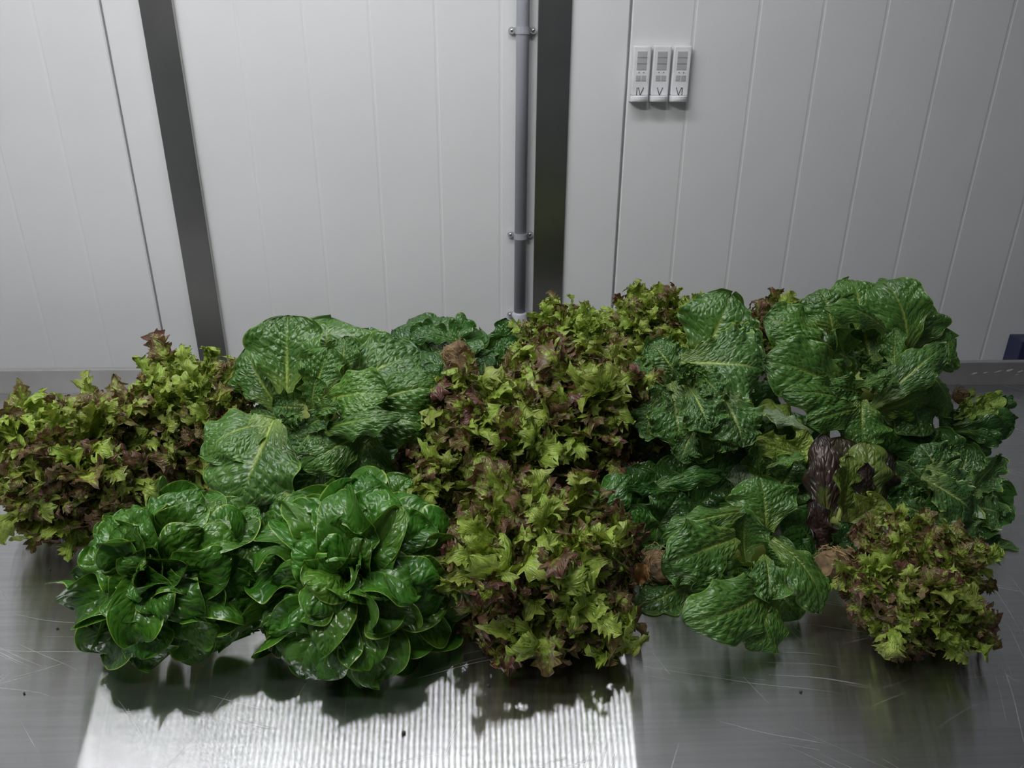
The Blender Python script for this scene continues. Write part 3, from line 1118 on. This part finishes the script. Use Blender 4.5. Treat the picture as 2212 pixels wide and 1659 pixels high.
Cc = thing('cos_lettuce', 'largest open cos lettuce, one broad leaf with a yellow rib hanging forward on the left', 'lettuce', (*at(690, 880, 1.02)[:2], TZ))
traced(Cc, [
    ((618, 855, 1.00), (622, 682, 1.06), 172, None, dict(bow=-.35, tipc=.6, cup0=.9, cup1=.35, bl=.0036)),
    ((600, 880, 1.02), (538, 755, 1.07), 140, (-.3, -.8, .5), dict(bow=.6, cup0=.2, cup1=-.6, tipc=.5, bl=.003)),
    ((700, 850, 1.03), (715, 690, 1.10), 215, None, dict(bow=.3, tipc=.7, cup0=.4, cup1=-.3)),
    ((770, 840, 1.03), (800, 712, 1.10), 190, None, dict(bow=.4, tipc=.6, cup0=.3, cup1=-.4)),
    ((675, 855, .97), (712, 752, 1.0), 112, None, dict(bow=-.2, tipc=.5, cup0=.9, cup1=.3, bl=.0036)),
    ((742, 815, .985), (745, 730, 1.02), 78, None, dict(bow=.2, tipc=.5, cup0=.8, cup1=.4, bl=.003)),
    ((735, 838, .99), (905, 765, 1.03), 165, (0, -.75, .8), dict(bow=.3, tipc=.5, cup0=.4, cup1=-.3, bl=.0036)),
    ((690, 868, .945), (838, 852, .91), 122, (0, -.75, .75), dict(bow=.5, tipc=.6, cup0=.2, cup1=-.3, bl=.0038, ruf=.005, tint=(1.25, 1.2, 1.0))),
    ((780, 880, .945), (954, 848, .955), 116, (.2, -.65, .75), dict(bow=1.0, tipc=.9, cup0=-.2, cup1=-1.2, bl=.0038)),
    ((780, 905, .945), (932, 930, .925), 110, (.2, -.7, .65), dict(bow=1.1, tipc=.9, cup0=-.3, cup1=-1.3, bl=.0036)),
    ((680, 935, .915), (868, 900, .885), 84, (0, -.55, .85), dict(bow=.9, tipc=.4, cup0=-.5, cup1=-1.5, bl=.0034, side=.1)),
    ((700, 915, .93), (640, 975, .885), 110, (0, -.7, .75), dict(bow=.9, tipc=.4, cup0=.1, cup1=-.7, bl=.0034)),
    ((800, 930, .925), (655, 1010, .875), 120, (.1, -.75, .6), dict(bow=.6, tipc=.5, cup0=0, cup1=-.7)),
    ((800, 925, .935), (760, 1030, .895), 170, (.2, -.85, .4), dict(bow=.9, tipc=.4, cup0=0, cup1=-.7)),
    ((590, 905, .945), (520, 1098, .855), 226, (-.25, -.75, .65), dict(bow=.55, tipc=.5, cup0=.3, cup1=-.35, a=.4, bl=.003, side=-.10, nv=72, ns=52)),
    ((600, 915, .96), (440, 985, .905), 150, (-.4, -.6, .7), dict(bow=.9, tipc=.6, cup0=.1, cup1=-.6)),
    ((655, 880, .93), (590, 880, .915), 84, (0, -.75, .7), dict(bow=.4, tipc=.3, cup0=1.0, cup1=1.2, ruf=.007, rf=4, bl=.0036, mat='crinkle')),
    ((672, 885, .925), (682, 815, .935), 60, None, dict(bow=.3, tipc=.3, cup0=1.2, cup1=.8, ruf=.006, rf=4, mat='crinkle', tint=(1.2, 1.2, 1))),
    ((655, 890, .92), (612, 915, .90), 52, None, dict(bow=.6, tipc=.5, cup0=.4, cup1=-.2, ruf=.007, rf=5, mat='crinkle', tint=(1.3, 1.3, 1))),
    ((680, 885, .92), (735, 880, .895), 50, None, dict(bow=.6, cup0=.8, cup1=.4, ruf=.007, rf=5, mat='crinkle', tint=(1.5, 1.4, 1))),
    ((660, 925, .925), (720, 895, .90), 60, None, dict(bow=.6, cup0=.6, cup1=.2, ruf=.005, rf=4, mat='crinkle')),
    ((700, 960, .96), (560, 1110, .90), 190, None, dict(bow=.6, cup1=-.4, mat='shadow_green')),  # dark filler leaf, deep shade under the head put into its colour
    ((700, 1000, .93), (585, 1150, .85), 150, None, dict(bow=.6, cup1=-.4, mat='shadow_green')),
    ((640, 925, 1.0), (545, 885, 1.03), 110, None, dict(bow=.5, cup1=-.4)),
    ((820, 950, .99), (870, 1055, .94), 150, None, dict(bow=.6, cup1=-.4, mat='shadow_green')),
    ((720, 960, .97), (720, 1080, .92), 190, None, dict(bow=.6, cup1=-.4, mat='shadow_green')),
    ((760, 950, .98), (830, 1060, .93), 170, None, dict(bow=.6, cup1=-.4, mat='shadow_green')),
], M['cos'], dict(nv=60, ns=44, nveins=9))
ring_of_leaves(Cc, at(720, 890, 1.07), .115, (.0, -.72, .68), 9, M['cos'], 8, (1.1, 1.6))
stalk(Cc, at(690, 900, 1.01), at(700, 880, 1.08), .025, M['lime'])

# ---------------------------------------------------------------- back row
I = thing('butterhead_lettuce', 'dark green lettuce lying at the back, beside a bare brown root plug', 'lettuce', (*at(920, 760, 1.2)[:2], TZ))
traced(I, [
    ((930, 770, 1.20), (850, 715, 1.22), 90, None, dict(bow=.7, cup1=-1.0, tipc=.6)),
    ((960, 780, 1.22), (885, 690, 1.27), 120, None, dict(bow=.8, cup1=-.8, tipc=.6)),
    ((960, 770, 1.20), (960, 688, 1.26), 130, None, dict(bow=.8, cup1=-.8, tipc=.9, ruf=.010)),
    ((960, 760, 1.20), (1035, 712, 1.25), 90, None, dict(bow=.8, cup1=-.7, tipc=.8, ruf=.009)),
    ((990, 735, 1.17), (890, 722, 1.18), 62, (0, -.6, .8), dict(bow=.4, cup0=1, cup1=.4, ruf=.008)),
    ((955, 800, 1.15), (835, 770, 1.18), 95, None, dict(bow=.7, cup1=-.9, tipc=.5)),
    ((985, 830, 1.10), (900, 765, 1.15), 80, (0, -.5, .85), dict(bow=.9, cup0=-.2, cup1=-1.2, tipc=.3)),
    ((985, 830, 1.09), (905, 800, 1.10), 64, (-.1, -.8, .6), dict(bow=.6, cup0=-.3, cup1=-1.0)),
    ((1000, 830, 1.11), (940, 825, 1.08), 80, (0, -.9, .4), dict(bow=.6, cup0=-.3, cup1=-.8)),
    ((980, 800, 1.13), (985, 735, 1.20), 120, None, dict(bow=.5, cup1=-.4)),
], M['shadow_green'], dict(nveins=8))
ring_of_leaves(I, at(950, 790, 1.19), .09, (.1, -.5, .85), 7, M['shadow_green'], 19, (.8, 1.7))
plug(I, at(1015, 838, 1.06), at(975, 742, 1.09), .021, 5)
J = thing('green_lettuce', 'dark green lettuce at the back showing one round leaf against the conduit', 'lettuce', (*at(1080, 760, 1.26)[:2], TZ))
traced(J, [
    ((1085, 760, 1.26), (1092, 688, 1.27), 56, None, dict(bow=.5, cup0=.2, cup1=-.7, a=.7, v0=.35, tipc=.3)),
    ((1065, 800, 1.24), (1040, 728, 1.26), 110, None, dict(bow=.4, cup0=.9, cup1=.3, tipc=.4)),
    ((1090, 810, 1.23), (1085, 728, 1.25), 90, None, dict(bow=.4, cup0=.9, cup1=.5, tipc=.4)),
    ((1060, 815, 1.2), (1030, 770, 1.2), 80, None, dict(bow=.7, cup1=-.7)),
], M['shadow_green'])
ring_of_leaves(J, at(1075, 800, 1.25), .06, (.1, -.5, .85), 6, M['shadow_green'], 29, (.9, 1.7))

oakleaf_head('pale lime frilly lettuce at the back, in front of the steel strip beside the conduit', at(1215, 762, 1.22), .084, (-.05, -.55, .82), 110, .45, 53)
oakleaf_head('lime and brown frilly lettuce at the very back, below the three wall displays', at(1425, 730, 1.25), .088, (0, -.5, .85), 110, .62, 59)
oakleaf_head('dark-tipped frilly lettuce, one maroon tip standing up between the two green heads at the back', at(1660, 735, 1.25), .078, (.15, -.4, .9), 60, .85, 61)
oakleaf_head('large lime-hearted frilly lettuce in the middle of the pile, above the front red one', at(1035, 990, .955), .114, (-.15, -.72, .66), 130, .50, 67, leaf=(.8, 1.25), spread=1.9)
oakleaf_head('frilly lettuce with broad curled maroon tips, just left of the toothed green lettuce', at(1235, 895, 1.05), .114, (.15, -.62, .76), 115, .95, 71, leaf=(.9, 1.35), spread=1.9)

# ---------------------------------------------------------------- right side of the pile
Mm = thing('crinkled_lettuce', 'green lettuce with toothed crinkled leaves and pale ribs, upright leaf at its back', 'lettuce', (*at(1480, 850, 1.05)[:2], TZ))
traced(Mm, [
    ((1510, 800, 1.09), (1580, 636, 1.13), 172, (-.15, -.8, .55), dict(bow=.35, tipc=.5, cup0=.3, cup1=-.4, mat='cos')),
    ((1470, 780, 1.03), (1648, 800, 1.01), 175, (0, -.75, .7), dict(bow=.3, tipc=.5, cup0=.5, cup1=-.3, bl=.003)),
    ((1560, 780, 1.05), (1650, 740, 1.06), 120, None, dict(bow=.5, cup1=-.4)),
    ((1465, 815, 1.03), (1405, 738, 1.06), 90, None, dict(bow=.5, cup0=.3, cup1=-.5)),
    ((1440, 825, 1.02), (1336, 808, 1.03), 84, (-.2, -.7, .7), dict(bow=.6, cup0=-.1, cup1=-.7, teeth=0)),
    ((1430, 835, 1.03), (1352, 905, 1.01), 92, (-.3, -.8, .4), dict(bow=.7, cup1=-.5)),
    ((1420, 850, 1.0), (1395, 940, .97), 80, (-.3, -.8, .4), dict(bow=.7, cup1=-.5)),
    ((1448, 825, 1.0), (1468, 958, .945), 126, (-.1, -.85, .5), dict(bow=.6, tipc=.4, cup0=.5, cup1=-.4, bl=.003)),
    ((1487, 835, .975), (1532, 930, .92), 104, (0, -.8, .6), dict(bow=.7, tipc=.4, cup0=.4, cup1=-.3, bl=.003)),
    ((1555, 848, .985), (1602, 965, .92), 130, (.15, -.8, .6), dict(bow=.9, tipc=.3, cup0=.2, cup1=-.5, bl=.0034)),
    ((1502, 800, .985), (1556, 858, .95), 66, (0, -.75, .65), dict(bow=.6, cup0=.3, cup1=0, bl=.003)),
    ((1490, 835, .975), (1478, 783, .985), 56, None, dict(bow=-.4, cup0=1.6, cup1=1.2, ruf=.006, tint=(1.2, 1.2, 1))),
    ((1488, 838, .97), (1455, 795, .98), 50, None, dict(bow=.3, cup0=1.2, cup1=.6, ruf=.006)),
    ((1495, 835, .972), (1510, 790, .975), 48, None, dict(bow=.3, cup0=1.2, cup1=.9, ruf=.006, tint=(1.3, 1.3, 1))),
    ((1420, 860, .985), (1440, 835, .97), 60, None, dict(bow=.5, cup0=.6, cup1=-.3)),
    ((1495, 930, .95), (1468, 993, .93), 70, None, dict(bow=.6, cup1=-.3)),
    ((1540, 930, .94), (1585, 972, .92), 52, None, dict(bow=.6, cup1=-.7)),
    ((1470, 920, 1.06), (1395, 1000, 1.02), 170, None, dict(bow=.5, cup1=-.3, mat='shadow_green', teeth=0)),
    ((1500, 940, 1.06), (1450, 1020, 1.01), 160, None, dict(bow=.5, cup1=-.3, mat='shadow_green', teeth=0)),
    ((1500, 900, .97), (1520, 985, .95), 120, None, dict(bow=.5, cup1=-.3)),
    ((1550, 900, 1.09), (1690, 885, 1.10), 150, None, dict(bow=.5, cup1=-.3, mat='shadow_green', teeth=0)),
], M['crinkle'], dict(nv=60, ns=42, teeth=.004, tf=16, nveins=9, bl=.0026))
ring_of_leaves(Mm, at(1490, 860, 1.09), .095, (0, -.72, .68), 8, M['crinkle'], 33, (1.1, 1.6))
stalk(Mm, at(1490, 840, 1.03), at(1490, 840, 1.10), .022, M['lime'])

N = thing('cos_lettuce', 'big dark green cos lettuce on top of the right end, its heart a dark hollow', 'lettuce', (*at(1850, 800, 1.1)[:2], TZ))
traced(N, [
    ((1955, 770, 1.10), (1900, 604, 1.15), 118, (-.4, -.7, .5), dict(bow=.7, tipc=.9, cup0=.6, cup1=-.4, side=.22)),
    ((1960, 760, 1.11), (1985, 650, 1.15), 130, (-.1, -.8, .4), dict(bow=.7, tipc=.6, cup0=.4, cup1=-.4)),
    ((1975, 780, 1.11), (2062, 730, 1.12), 130, (.4, -.6, .6), dict(bow=.9, tipc=.6, cup0=0, cup1=-.9)),
    ((1985, 790, 1.09), (2050, 900, 1.05), 120, (.5, -.7, .4), dict(bow=.9, tipc=.2, cup0=-.6, cup1=-1.9)),
    ((1960, 830, 1.07), (1995, 945, 1.02), 120, (.2, -.9, .3), dict(bow=.6, tipc=-.5, cup0=0, cup1=-.6)),
    ((1880, 885, 1.02), (2040, 748, 1.06), 92, (.15, -.45, .85), dict(bow=.7, tipc=.4, cup0=-.2, cup1=-1.1, mat='crinkle', teeth=.002)),
    ((1890, 890, 1.03), (2005, 840, 1.04), 100, (.3, -.9, .1), dict(bow=.6, tipc=.4, cup0=0, cup1=-.8, tint=(1.5, 1.3, 1))),
    ((1800, 720, 1.12), (1770, 628, 1.16), 130, (-.2, -.7, .6), dict(bow=.8, tipc=.9, cup0=0, cup1=-.7)),
    ((1860, 710, 1.12), (1832, 607, 1.17), 125, None, dict(bow=.8, tipc=.9, cup0=.2, cup1=-.7)),
    ((1880, 680, 1.12), (1915, 640, 1.16), 90, None, dict(bow=.8, tipc=.7, cup0=.2, cup1=-.8)),
    ((1915, 715, 1.06), (1778, 665, 1.045), 78, (0, -.55, .8), dict(bow=.9, tipc=.3, cup0=-.6, cup1=-1.3)),
    ((1775, 735, 1.09), (1652, 690, 1.11), 115, (-.3, -.7, .6), dict(bow=.8, tipc=.7, cup0=0, cup1=-.7)),
    ((1800, 770, 1.06), (1675, 735, 1.05), 100, (-.15, -.75, .65), dict(bow=.9, tipc=.6, cup0=.1, cup1=-.5, bl=.0042)),
    ((1830, 840, 1.03), (1652, 780, 1.03), 150, (-.1, -.8, .55), dict(bow=.5, tipc=.5, cup0=.4, cup1=-.3, bl=.0034)),
    ((1845, 865, 1.02), (1690, 850, 1.0), 95, (-.1, -.75, .6), dict(bow=.7, tipc=.5, cup0=0, cup1=-.9, bl=.003)),
    ((1860, 865, 1.01), (1860, 960, .97), 130, (0, -.95, .2), dict(bow=.5, tipc=.2, cup0=.3, cup1=-.3)),
    ((1860, 880, 1.01), (1742, 915, .97), 80, (-.1, -.7, .6), dict(bow=.7, tipc=.4, cup0=-.3, cup1=-1.2)),
    ((1850, 800, 1.08), (1800, 715, 1.06), 84, (.3, -.8, .5), dict(bow=-.4, cup0=1.0, cup1=.9, ruf=.007, bl=.004)),
    ((1850, 835, 1.05), (1752, 800, 1.03), 84, (0, -.75, .6), dict(bow=.5, cup0=.6, cup1=0, ruf=.007, bl=.0042)),
    ((1860, 850, 1.03), (1790, 835, 1.01), 66, (0, -.75, .6), dict(bow=.6, cup0=.4, cup1=-.3, ruf=.007, bl=.004)),
    ((1880, 815, 1.07), (1830, 765, 1.05), 60, None, dict(bow=.3, cup0=.9, cup1=.5, ruf=.007, rf=4, bl=.004, mat='crinkle')),
    ((1895, 825, 1.05), (1865, 785, 1.04), 54, None, dict(bow=.4, cup0=.9, cup1=.5, ruf=.007, rf=4, mat='crinkle', tint=(1.7, 1.5, 1))),
    ((1885, 850, 1.03), (1930, 790, 1.05), 62, (-.2, -.7, .7), dict(bow=.4, cup0=1.0, cup1=.5, ruf=.007, bl=.004)),
    ((1850, 838, 1.02), (1925, 815, 1.01), 44, (0, -.6, .8), dict(bow=.6, cup0=.4, cup1=-.5, ruf=.006, bl=.003)),
    ((1930, 810, 1.06), (1935, 705, 1.10), 66, (-.7, -.6, .3), dict(bow=-.3, cup0=1.0, cup1=.8, ruf=.006, bl=.003)),
    ((1900, 890, 1.07), (1960, 1000, 1.02), 150, None, dict(bow=.6, cup1=-.3, mat='shadow_green')),
    ((1890, 800, 1.13), (1870, 665, 1.17), 170, None, dict(bow=-.6, cup0=1.4, cup1=1.2, tipc=-.5)),
], M['cos'], dict(nv=60, ns=42, nveins=9, bl=.0028))
ring_of_leaves(N, at(1860, 810, 1.16), .108, (0, -.65, .76), 9, M['cos'], 35, (1.1, 1.65))
stalk(N, at(1880, 830, 1.11), at(1880, 830, 1.18), .024, M['lime'])

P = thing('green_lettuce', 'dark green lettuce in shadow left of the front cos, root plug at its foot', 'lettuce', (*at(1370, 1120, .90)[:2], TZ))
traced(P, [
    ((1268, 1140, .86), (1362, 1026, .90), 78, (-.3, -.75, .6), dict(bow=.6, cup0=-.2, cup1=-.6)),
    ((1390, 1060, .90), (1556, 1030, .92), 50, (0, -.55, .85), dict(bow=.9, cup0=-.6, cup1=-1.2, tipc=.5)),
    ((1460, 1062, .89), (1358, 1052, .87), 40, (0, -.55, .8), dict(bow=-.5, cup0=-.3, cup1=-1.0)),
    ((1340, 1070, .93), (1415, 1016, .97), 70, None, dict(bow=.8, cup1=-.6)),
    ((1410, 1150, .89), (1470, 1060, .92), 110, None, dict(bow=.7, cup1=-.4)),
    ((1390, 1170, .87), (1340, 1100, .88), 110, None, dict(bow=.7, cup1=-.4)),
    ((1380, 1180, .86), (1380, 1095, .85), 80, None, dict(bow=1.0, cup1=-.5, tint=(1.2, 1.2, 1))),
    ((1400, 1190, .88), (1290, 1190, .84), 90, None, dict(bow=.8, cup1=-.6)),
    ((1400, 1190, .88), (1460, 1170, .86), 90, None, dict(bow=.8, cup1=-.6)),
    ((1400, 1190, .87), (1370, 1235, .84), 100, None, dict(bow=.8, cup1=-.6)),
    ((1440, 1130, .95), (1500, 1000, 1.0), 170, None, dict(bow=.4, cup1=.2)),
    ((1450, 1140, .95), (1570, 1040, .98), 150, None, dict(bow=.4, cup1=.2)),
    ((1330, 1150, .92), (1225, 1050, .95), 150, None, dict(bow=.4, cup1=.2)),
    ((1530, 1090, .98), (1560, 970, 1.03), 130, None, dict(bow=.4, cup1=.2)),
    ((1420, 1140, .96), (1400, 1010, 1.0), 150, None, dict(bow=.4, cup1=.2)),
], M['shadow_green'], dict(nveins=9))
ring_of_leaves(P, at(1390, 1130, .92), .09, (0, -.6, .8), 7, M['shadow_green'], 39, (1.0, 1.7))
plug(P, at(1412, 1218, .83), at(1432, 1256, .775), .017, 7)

Q = thing('romaine_lettuce', 'pale romaine with a folded grey-green leaf, tucked under the big right-hand cos', 'lettuce', (*at(1680, 960, .99)[:2], TZ))
traced(Q, [
    ((1755, 935, .97), (1640, 888, 1.00), 44, (.1, -.6, .8), dict(bow=.6, cup0=-.8, cup1=-1.3, mat='grey_green', bl=.001)),
    ((1745, 940, .98), (1640, 880, 1.02), 62, (.1, -.6, .8), dict(bow=.5, cup0=.3, cup1=0, mat='lime', bl=.001)),
    ((1690, 1010, .98), (1745, 930, .97), 60, None, dict(bow=.4, cup0=.8, cup1=.4, mat='lime')),
    ((1740, 985, .96), (1632, 955, .96), 74, (0, -.75, .6), dict(bow=-.5, cup0=1.0, cup1=.5, mat='lime')),
    ((1640, 1045, .93), (1632, 965, .94), 36, None, dict(bow=.6, cup0=-.8, cup1=-1.2)),
    ((1655, 1010, .93), (1738, 985, .93), 30, (0, -.6, .8), dict(bow=.5, cup0=-.4, cup1=-1.0, tint=(1.4, 1.3, 1))),
    ((1680, 1060, .94), (1720, 990, .95), 90, None, dict(bow=.5, cup0=.6, cup1=0)),
    ((1610, 1075, .93), (1590, 1005, .95), 54, None, dict(bow=.5, cup1=-.3, mat='grey_green', tint=(.6, .6, .6))),
    ((1650, 1060, .97), (1660, 970, 1.0), 120, None, dict(bow=.4, cup1=.4)),
    ((1690, 1040, 1.02), (1600, 930, 1.07), 170, None, dict(bow=.4, cup1=.3, mat='shadow_green')),
    ((1700, 1040, 1.02), (1700, 890, 1.08), 180, None, dict(bow=.4, cup1=.3, mat='shadow_green')),
    ((1690, 1020, 1.04), (1770, 945, 1.06), 120, None, dict(bow=.4, cup1=.3, mat='shadow_green')),
    ((1680, 1080, .99), (1580, 990, 1.02), 130, None, dict(bow=.4, cup1=.3, mat='shadow_green')),
    ((1700, 1130, .95), (1740, 1030, .97), 140, None, dict(bow=.4, cup1=.3, mat='shadow_green')),
], M['cos'])
ring_of_leaves(Q, at(1680, 1010, 1.0), .07, (0, -.5, .85), 6, M['cos'], 49, (1.0, 1.7), width=.7)

R = thing('romaine_lettuce', 'dark red romaine with purple-black leaves and a lime heart', 'lettuce', (*at(1820, 1080, .90)[:2], TZ))
traced(R, [
    ((1785, 1160, .86), (1778, 938, .93), 96, (-.3, -.8, .5), dict(bow=.6, cup0=-.2, cup1=-1.4, tint=(1, 1, 1))),
    ((1810, 1120, .90), (1815, 945, .95), 150, None, dict(bow=.5, cup0=.4, cup1=-.4, tint=(.9, 1, 1))),
    ((1812, 1125, .86), (1835, 985, .89), 96, (.3, -.8, .5), dict(bow=.4, cup0=.9, cup1=-.2, tint=(.25, 1, 1))),
    ((1850, 1110, .87), (1872, 955, .91), 120, None, dict(bow=.5, cup0=.3, cup1=-.6, tipc=.6, tint=(.35, 1, 1), mat='maroon_cos')),
    ((1850, 1110, .86), (1872, 1000, .88), 60, (.4, -.8, .5), dict(bow=.6, cup0=-.3, cup1=-1.4, tint=(1, 1, 1))),
    ((1870, 1110, .89), (1915, 975, .93), 95, None, dict(bow=.6, cup0=-.2, cup1=-1.0, tint=(1, 1, 1))),
    ((1825, 1135, .85), (1905, 1080, .85), 90, (.1, -.85, .4), dict(bow=.4, cup0=.7, cup1=.1, mat='lime', ruf=.009, tint=(.7, .62, .6))),
    ((1780, 1180, .85), (1760, 1080, .86), 54, (-.4, -.8, .4), dict(bow=.7, cup1=-1.0, tint=(1, 1, 1))),
    ((1800, 1180, .85), (1842, 1130, .84), 60, None, dict(bow=.6, cup1=-.5, mat='shadow_green')),
    ((1810, 1190, .86), (1760, 1150, .84), 70, None, dict(bow=.6, cup1=-.6, tint=(1, 1, 1))),
    ((1770, 1200, .88), (1700, 1105, .89), 120, None, dict(bow=.6, cup1=-.5, mat='shadow_green')),
    ((1770, 1200, .87), (1722, 1200, .85), 90, None, dict(bow=.6, cup1=-.5, mat='shadow_green')),
    ((1820, 1190, .85), (1870, 1190, .83), 60, None, dict(bow=.6, cup1=-.5, mat='shadow_green')),
], M['maroon_cos'])
for ch in R.children:
    if ch.active_material == M['maroon_cos'] and tuple(ch.color)[:2] == (1.0, 1.0):
        ch.color = (1, 1, 1, 1)
stalk(R, at(1802, 1135, .87), at(1815, 1060, .90), .014, M['lime'])

S = thing('crinkled_lettuce', 'crumpled dark green lettuce with pointed leaves at the right edge of the pile', 'lettuce', (*at(2050, 1090, .92)[:2], TZ))
traced(S, [
    ((2010, 1065, .90), (1934, 998, .90), 50, (-.2, -.6, .8), dict(bow=.7, cup0=-.3, cup1=-1.2)),
    ((2040, 1050, .94), (1985, 962, .97), 110, None, dict(bow=.6, cup1=-.5)),
    ((2060, 1060, .94), (2090, 965, .97), 100, None, dict(bow=.6, cup1=-.5)),
    ((2000, 1010, .91), (2085, 1060, .90), 84, (.1, -.65, .75), dict(bow=.9, cup1=-.8)),
    ((1990, 1030, .88), (2100, 1115, .86), 104, (.1, -.7, .65), dict(bow=.7, cup0=.2, cup1=-.6)),
    ((2075, 1080, .92), (2155, 985, .94), 62, (.2, -.8, .5), dict(bow=.4, cup0=1.0, cup1=.6)),
    ((2090, 1090, .90), (2160, 1112, .90), 78, (.2, -.7, .6), dict(bow=.8, cup1=-.6)),
    ((2010, 1120, .87), (1934, 1090, .87), 60, (-.1, -.7, .7), dict(bow=.9, cup0=-.2, cup1=-.9)),
    ((2030, 1110, .87), (2098, 1195, .84), 92, (.1, -.75, .6), dict(bow=.9, cup1=-.6)),
    ((2085, 1110, .88), (2105, 1185, .86), 56, (.4, -.8, .4), dict(bow=.6, cup1=-.8, ruf=.008)),
    ((2100, 1165, .88), (2172, 1212, .87), 70, (.2, -.6, .7), dict(bow=.6, cup1=-.6)),
    ((2000, 1090, .90), (1970, 1150, .86), 90, None, dict(bow=.8, cup1=-.6)),
    ((2000, 1110, .97), (1920, 990, 1.02), 150, None, dict(bow=.4, cup1=.3, mat='shadow_green')),
    ((2010, 1080, .98), (1990, 930, 1.05), 170, None, dict(bow=.4, cup1=.3, mat='shadow_green')),
    ((1990, 1130, .94), (1915, 1080, .95), 120, None, dict(bow=.4, cup1=.3, mat='shadow_green')),
    ((2030, 1060, .98), (2070, 950, 1.04), 130, None, dict(bow=.4, cup1=.3, mat='shadow_green')),
], M['crinkle'], dict(nv=50, ns=34, teeth=.003, tf=14, lump=.009, tint=(.8, .85, .85)))
ring_of_leaves(S, at(2050, 1090, .95), .09, (.1, -.6, .8), 7, M['shadow_green'], 55, (1.0, 1.7))

U = thing('green_lettuce', 'small lime leaves over a flat dark leaf, farthest right', 'lettuce', (*at(2110, 900, 1.1)[:2], TZ))
traced(U, [
    ((2060, 920, 1.08), (2196, 905, 1.08), 52, (.1, -.55, .8), dict(bow=.7, cup0=-.3, cup1=-.9, mat='shadow_green')),
    ((2060, 930, 1.07), (2185, 925, 1.07), 62, (.1, -.9, .4), dict(bow=.5, cup1=-.5, mat='shadow_green')),
    ((2090, 930, 1.05), (2160, 958, 1.04), 36, (.1, -.8, .5), dict(bow=.7, cup1=-.9, mat='shadow_green')),
    ((2160, 905, 1.10), (2178, 856, 1.12), 30, None, dict(bow=.5, cup1=-.5, mat='shadow_green')),
    ((2100, 895, 1.1), (2162, 852, 1.11), 36, None, dict(bow=.3, cup0=.8, cup1=.4)),
    ((2090, 900, 1.09), (2155, 882, 1.08), 30, None, dict(bow=.6, cup1=-.3)),
    ((2060, 890, 1.1), (2104, 842, 1.12), 16, None, dict(bow=.5, cup1=-.4)),
    ((2060, 900, 1.1), (2096, 860, 1.10), 16, None, dict(bow=.5, cup1=-.4)),
    ((2075, 905, 1.09), (2122, 858, 1.10), 18, None, dict(bow=.5, cup1=-.4)),
    ((2060, 905, 1.09), (2115, 885, 1.09), 26, None, dict(bow=.5, cup1=-.4)),
    ((2060, 930, 1.09), (2110, 895, 1.09), 60, None, dict(bow=.6, cup1=-.4, mat='shadow_green')),
], M['lime'], dict(nv=28, ns=20, tint=(.8, .85, .8)))
ring_of_leaves(U, at(2080, 935, 1.10), .06, (.1, -.5, .85), 6, M['shadow_green'], 65, (1.0, 1.7))
plug(U, at(2070, 870, 1.12), at(2084, 842, 1.12), .012, 9)

# ---------------------------------------------------------------- scraps on the steel
b, tp = atz(1352, 1266, .006), atz(1402, 1222, .034)
d = thing('dry_leaf', 'dry orange-brown leaf scrap in the shadow beside the front red lettuce', 'leaf', (*b[:2], TZ))
world_leaf(d, b, tp, .030, (-.2, -.8, .5), M['dry'], 77, nv=20, ns=14, bow=.6, cup0=.5, cup1=1.2, ruf=.005, bl=0, name='blade')
b, tp = at(612, 1062, .79), at(642, 1076, .78)
d = thing('leaf_scrap', 'thin pale curl of leaf in the dark gap above the two butterheads', 'leaf', tuple(b))
world_leaf(d, b, tp, .007, (0, -.6, .8), M['lime'], 78, nv=16, ns=8, bow=-2.4, cup0=.4, cup1=.6, ruf=.001, bl=0, lump=0, name='blade')
crumbs = [(872, 1584, .0022, 'largest soil crumb, on the bright steel below the wide butterhead'),
          (124, 1358, .0016, 'soil crumb left of the left butterhead, on grey steel'),
          (236, 1434, .0016, 'soil crumb at the left edge of the bright steel, below the left butterhead'),
          (52, 1498, .0013, 'soil crumb nearest the left edge of the picture, on scratched grey steel'),
          (1055, 1480, .0018, 'soil crumb just below the front red lettuce'),
          (108, 1230, .0014, 'soil crumb on the steel just below the frilly lettuce at the far left'),
          (1730, 1494, .0016, 'soil crumb on dark steel below the front cos lettuce')]
rs = random.Random(5)
for px, py, r, lab in crumbs:
    q = atz(px, py, r * .6)
    bm = bmesh.new()
    bmesh.ops.create_icosphere(bm, subdivisions=2, radius=r)
    for v in bm.verts:
        v.co *= rs.uniform(.65, 1.25)
        v.co.z *= .75
    bmesh.ops.translate(bm, vec=Vector((0, 0, -min(v.co.z for v in bm.verts))), verts=bm.verts)
    o = obj('soil_crumb', bm, M['soil'], None, True)
    o.location = (q[0], q[1], TZ)
    tag(o, lab, 'crumb', 'soil crumbs on the steel')
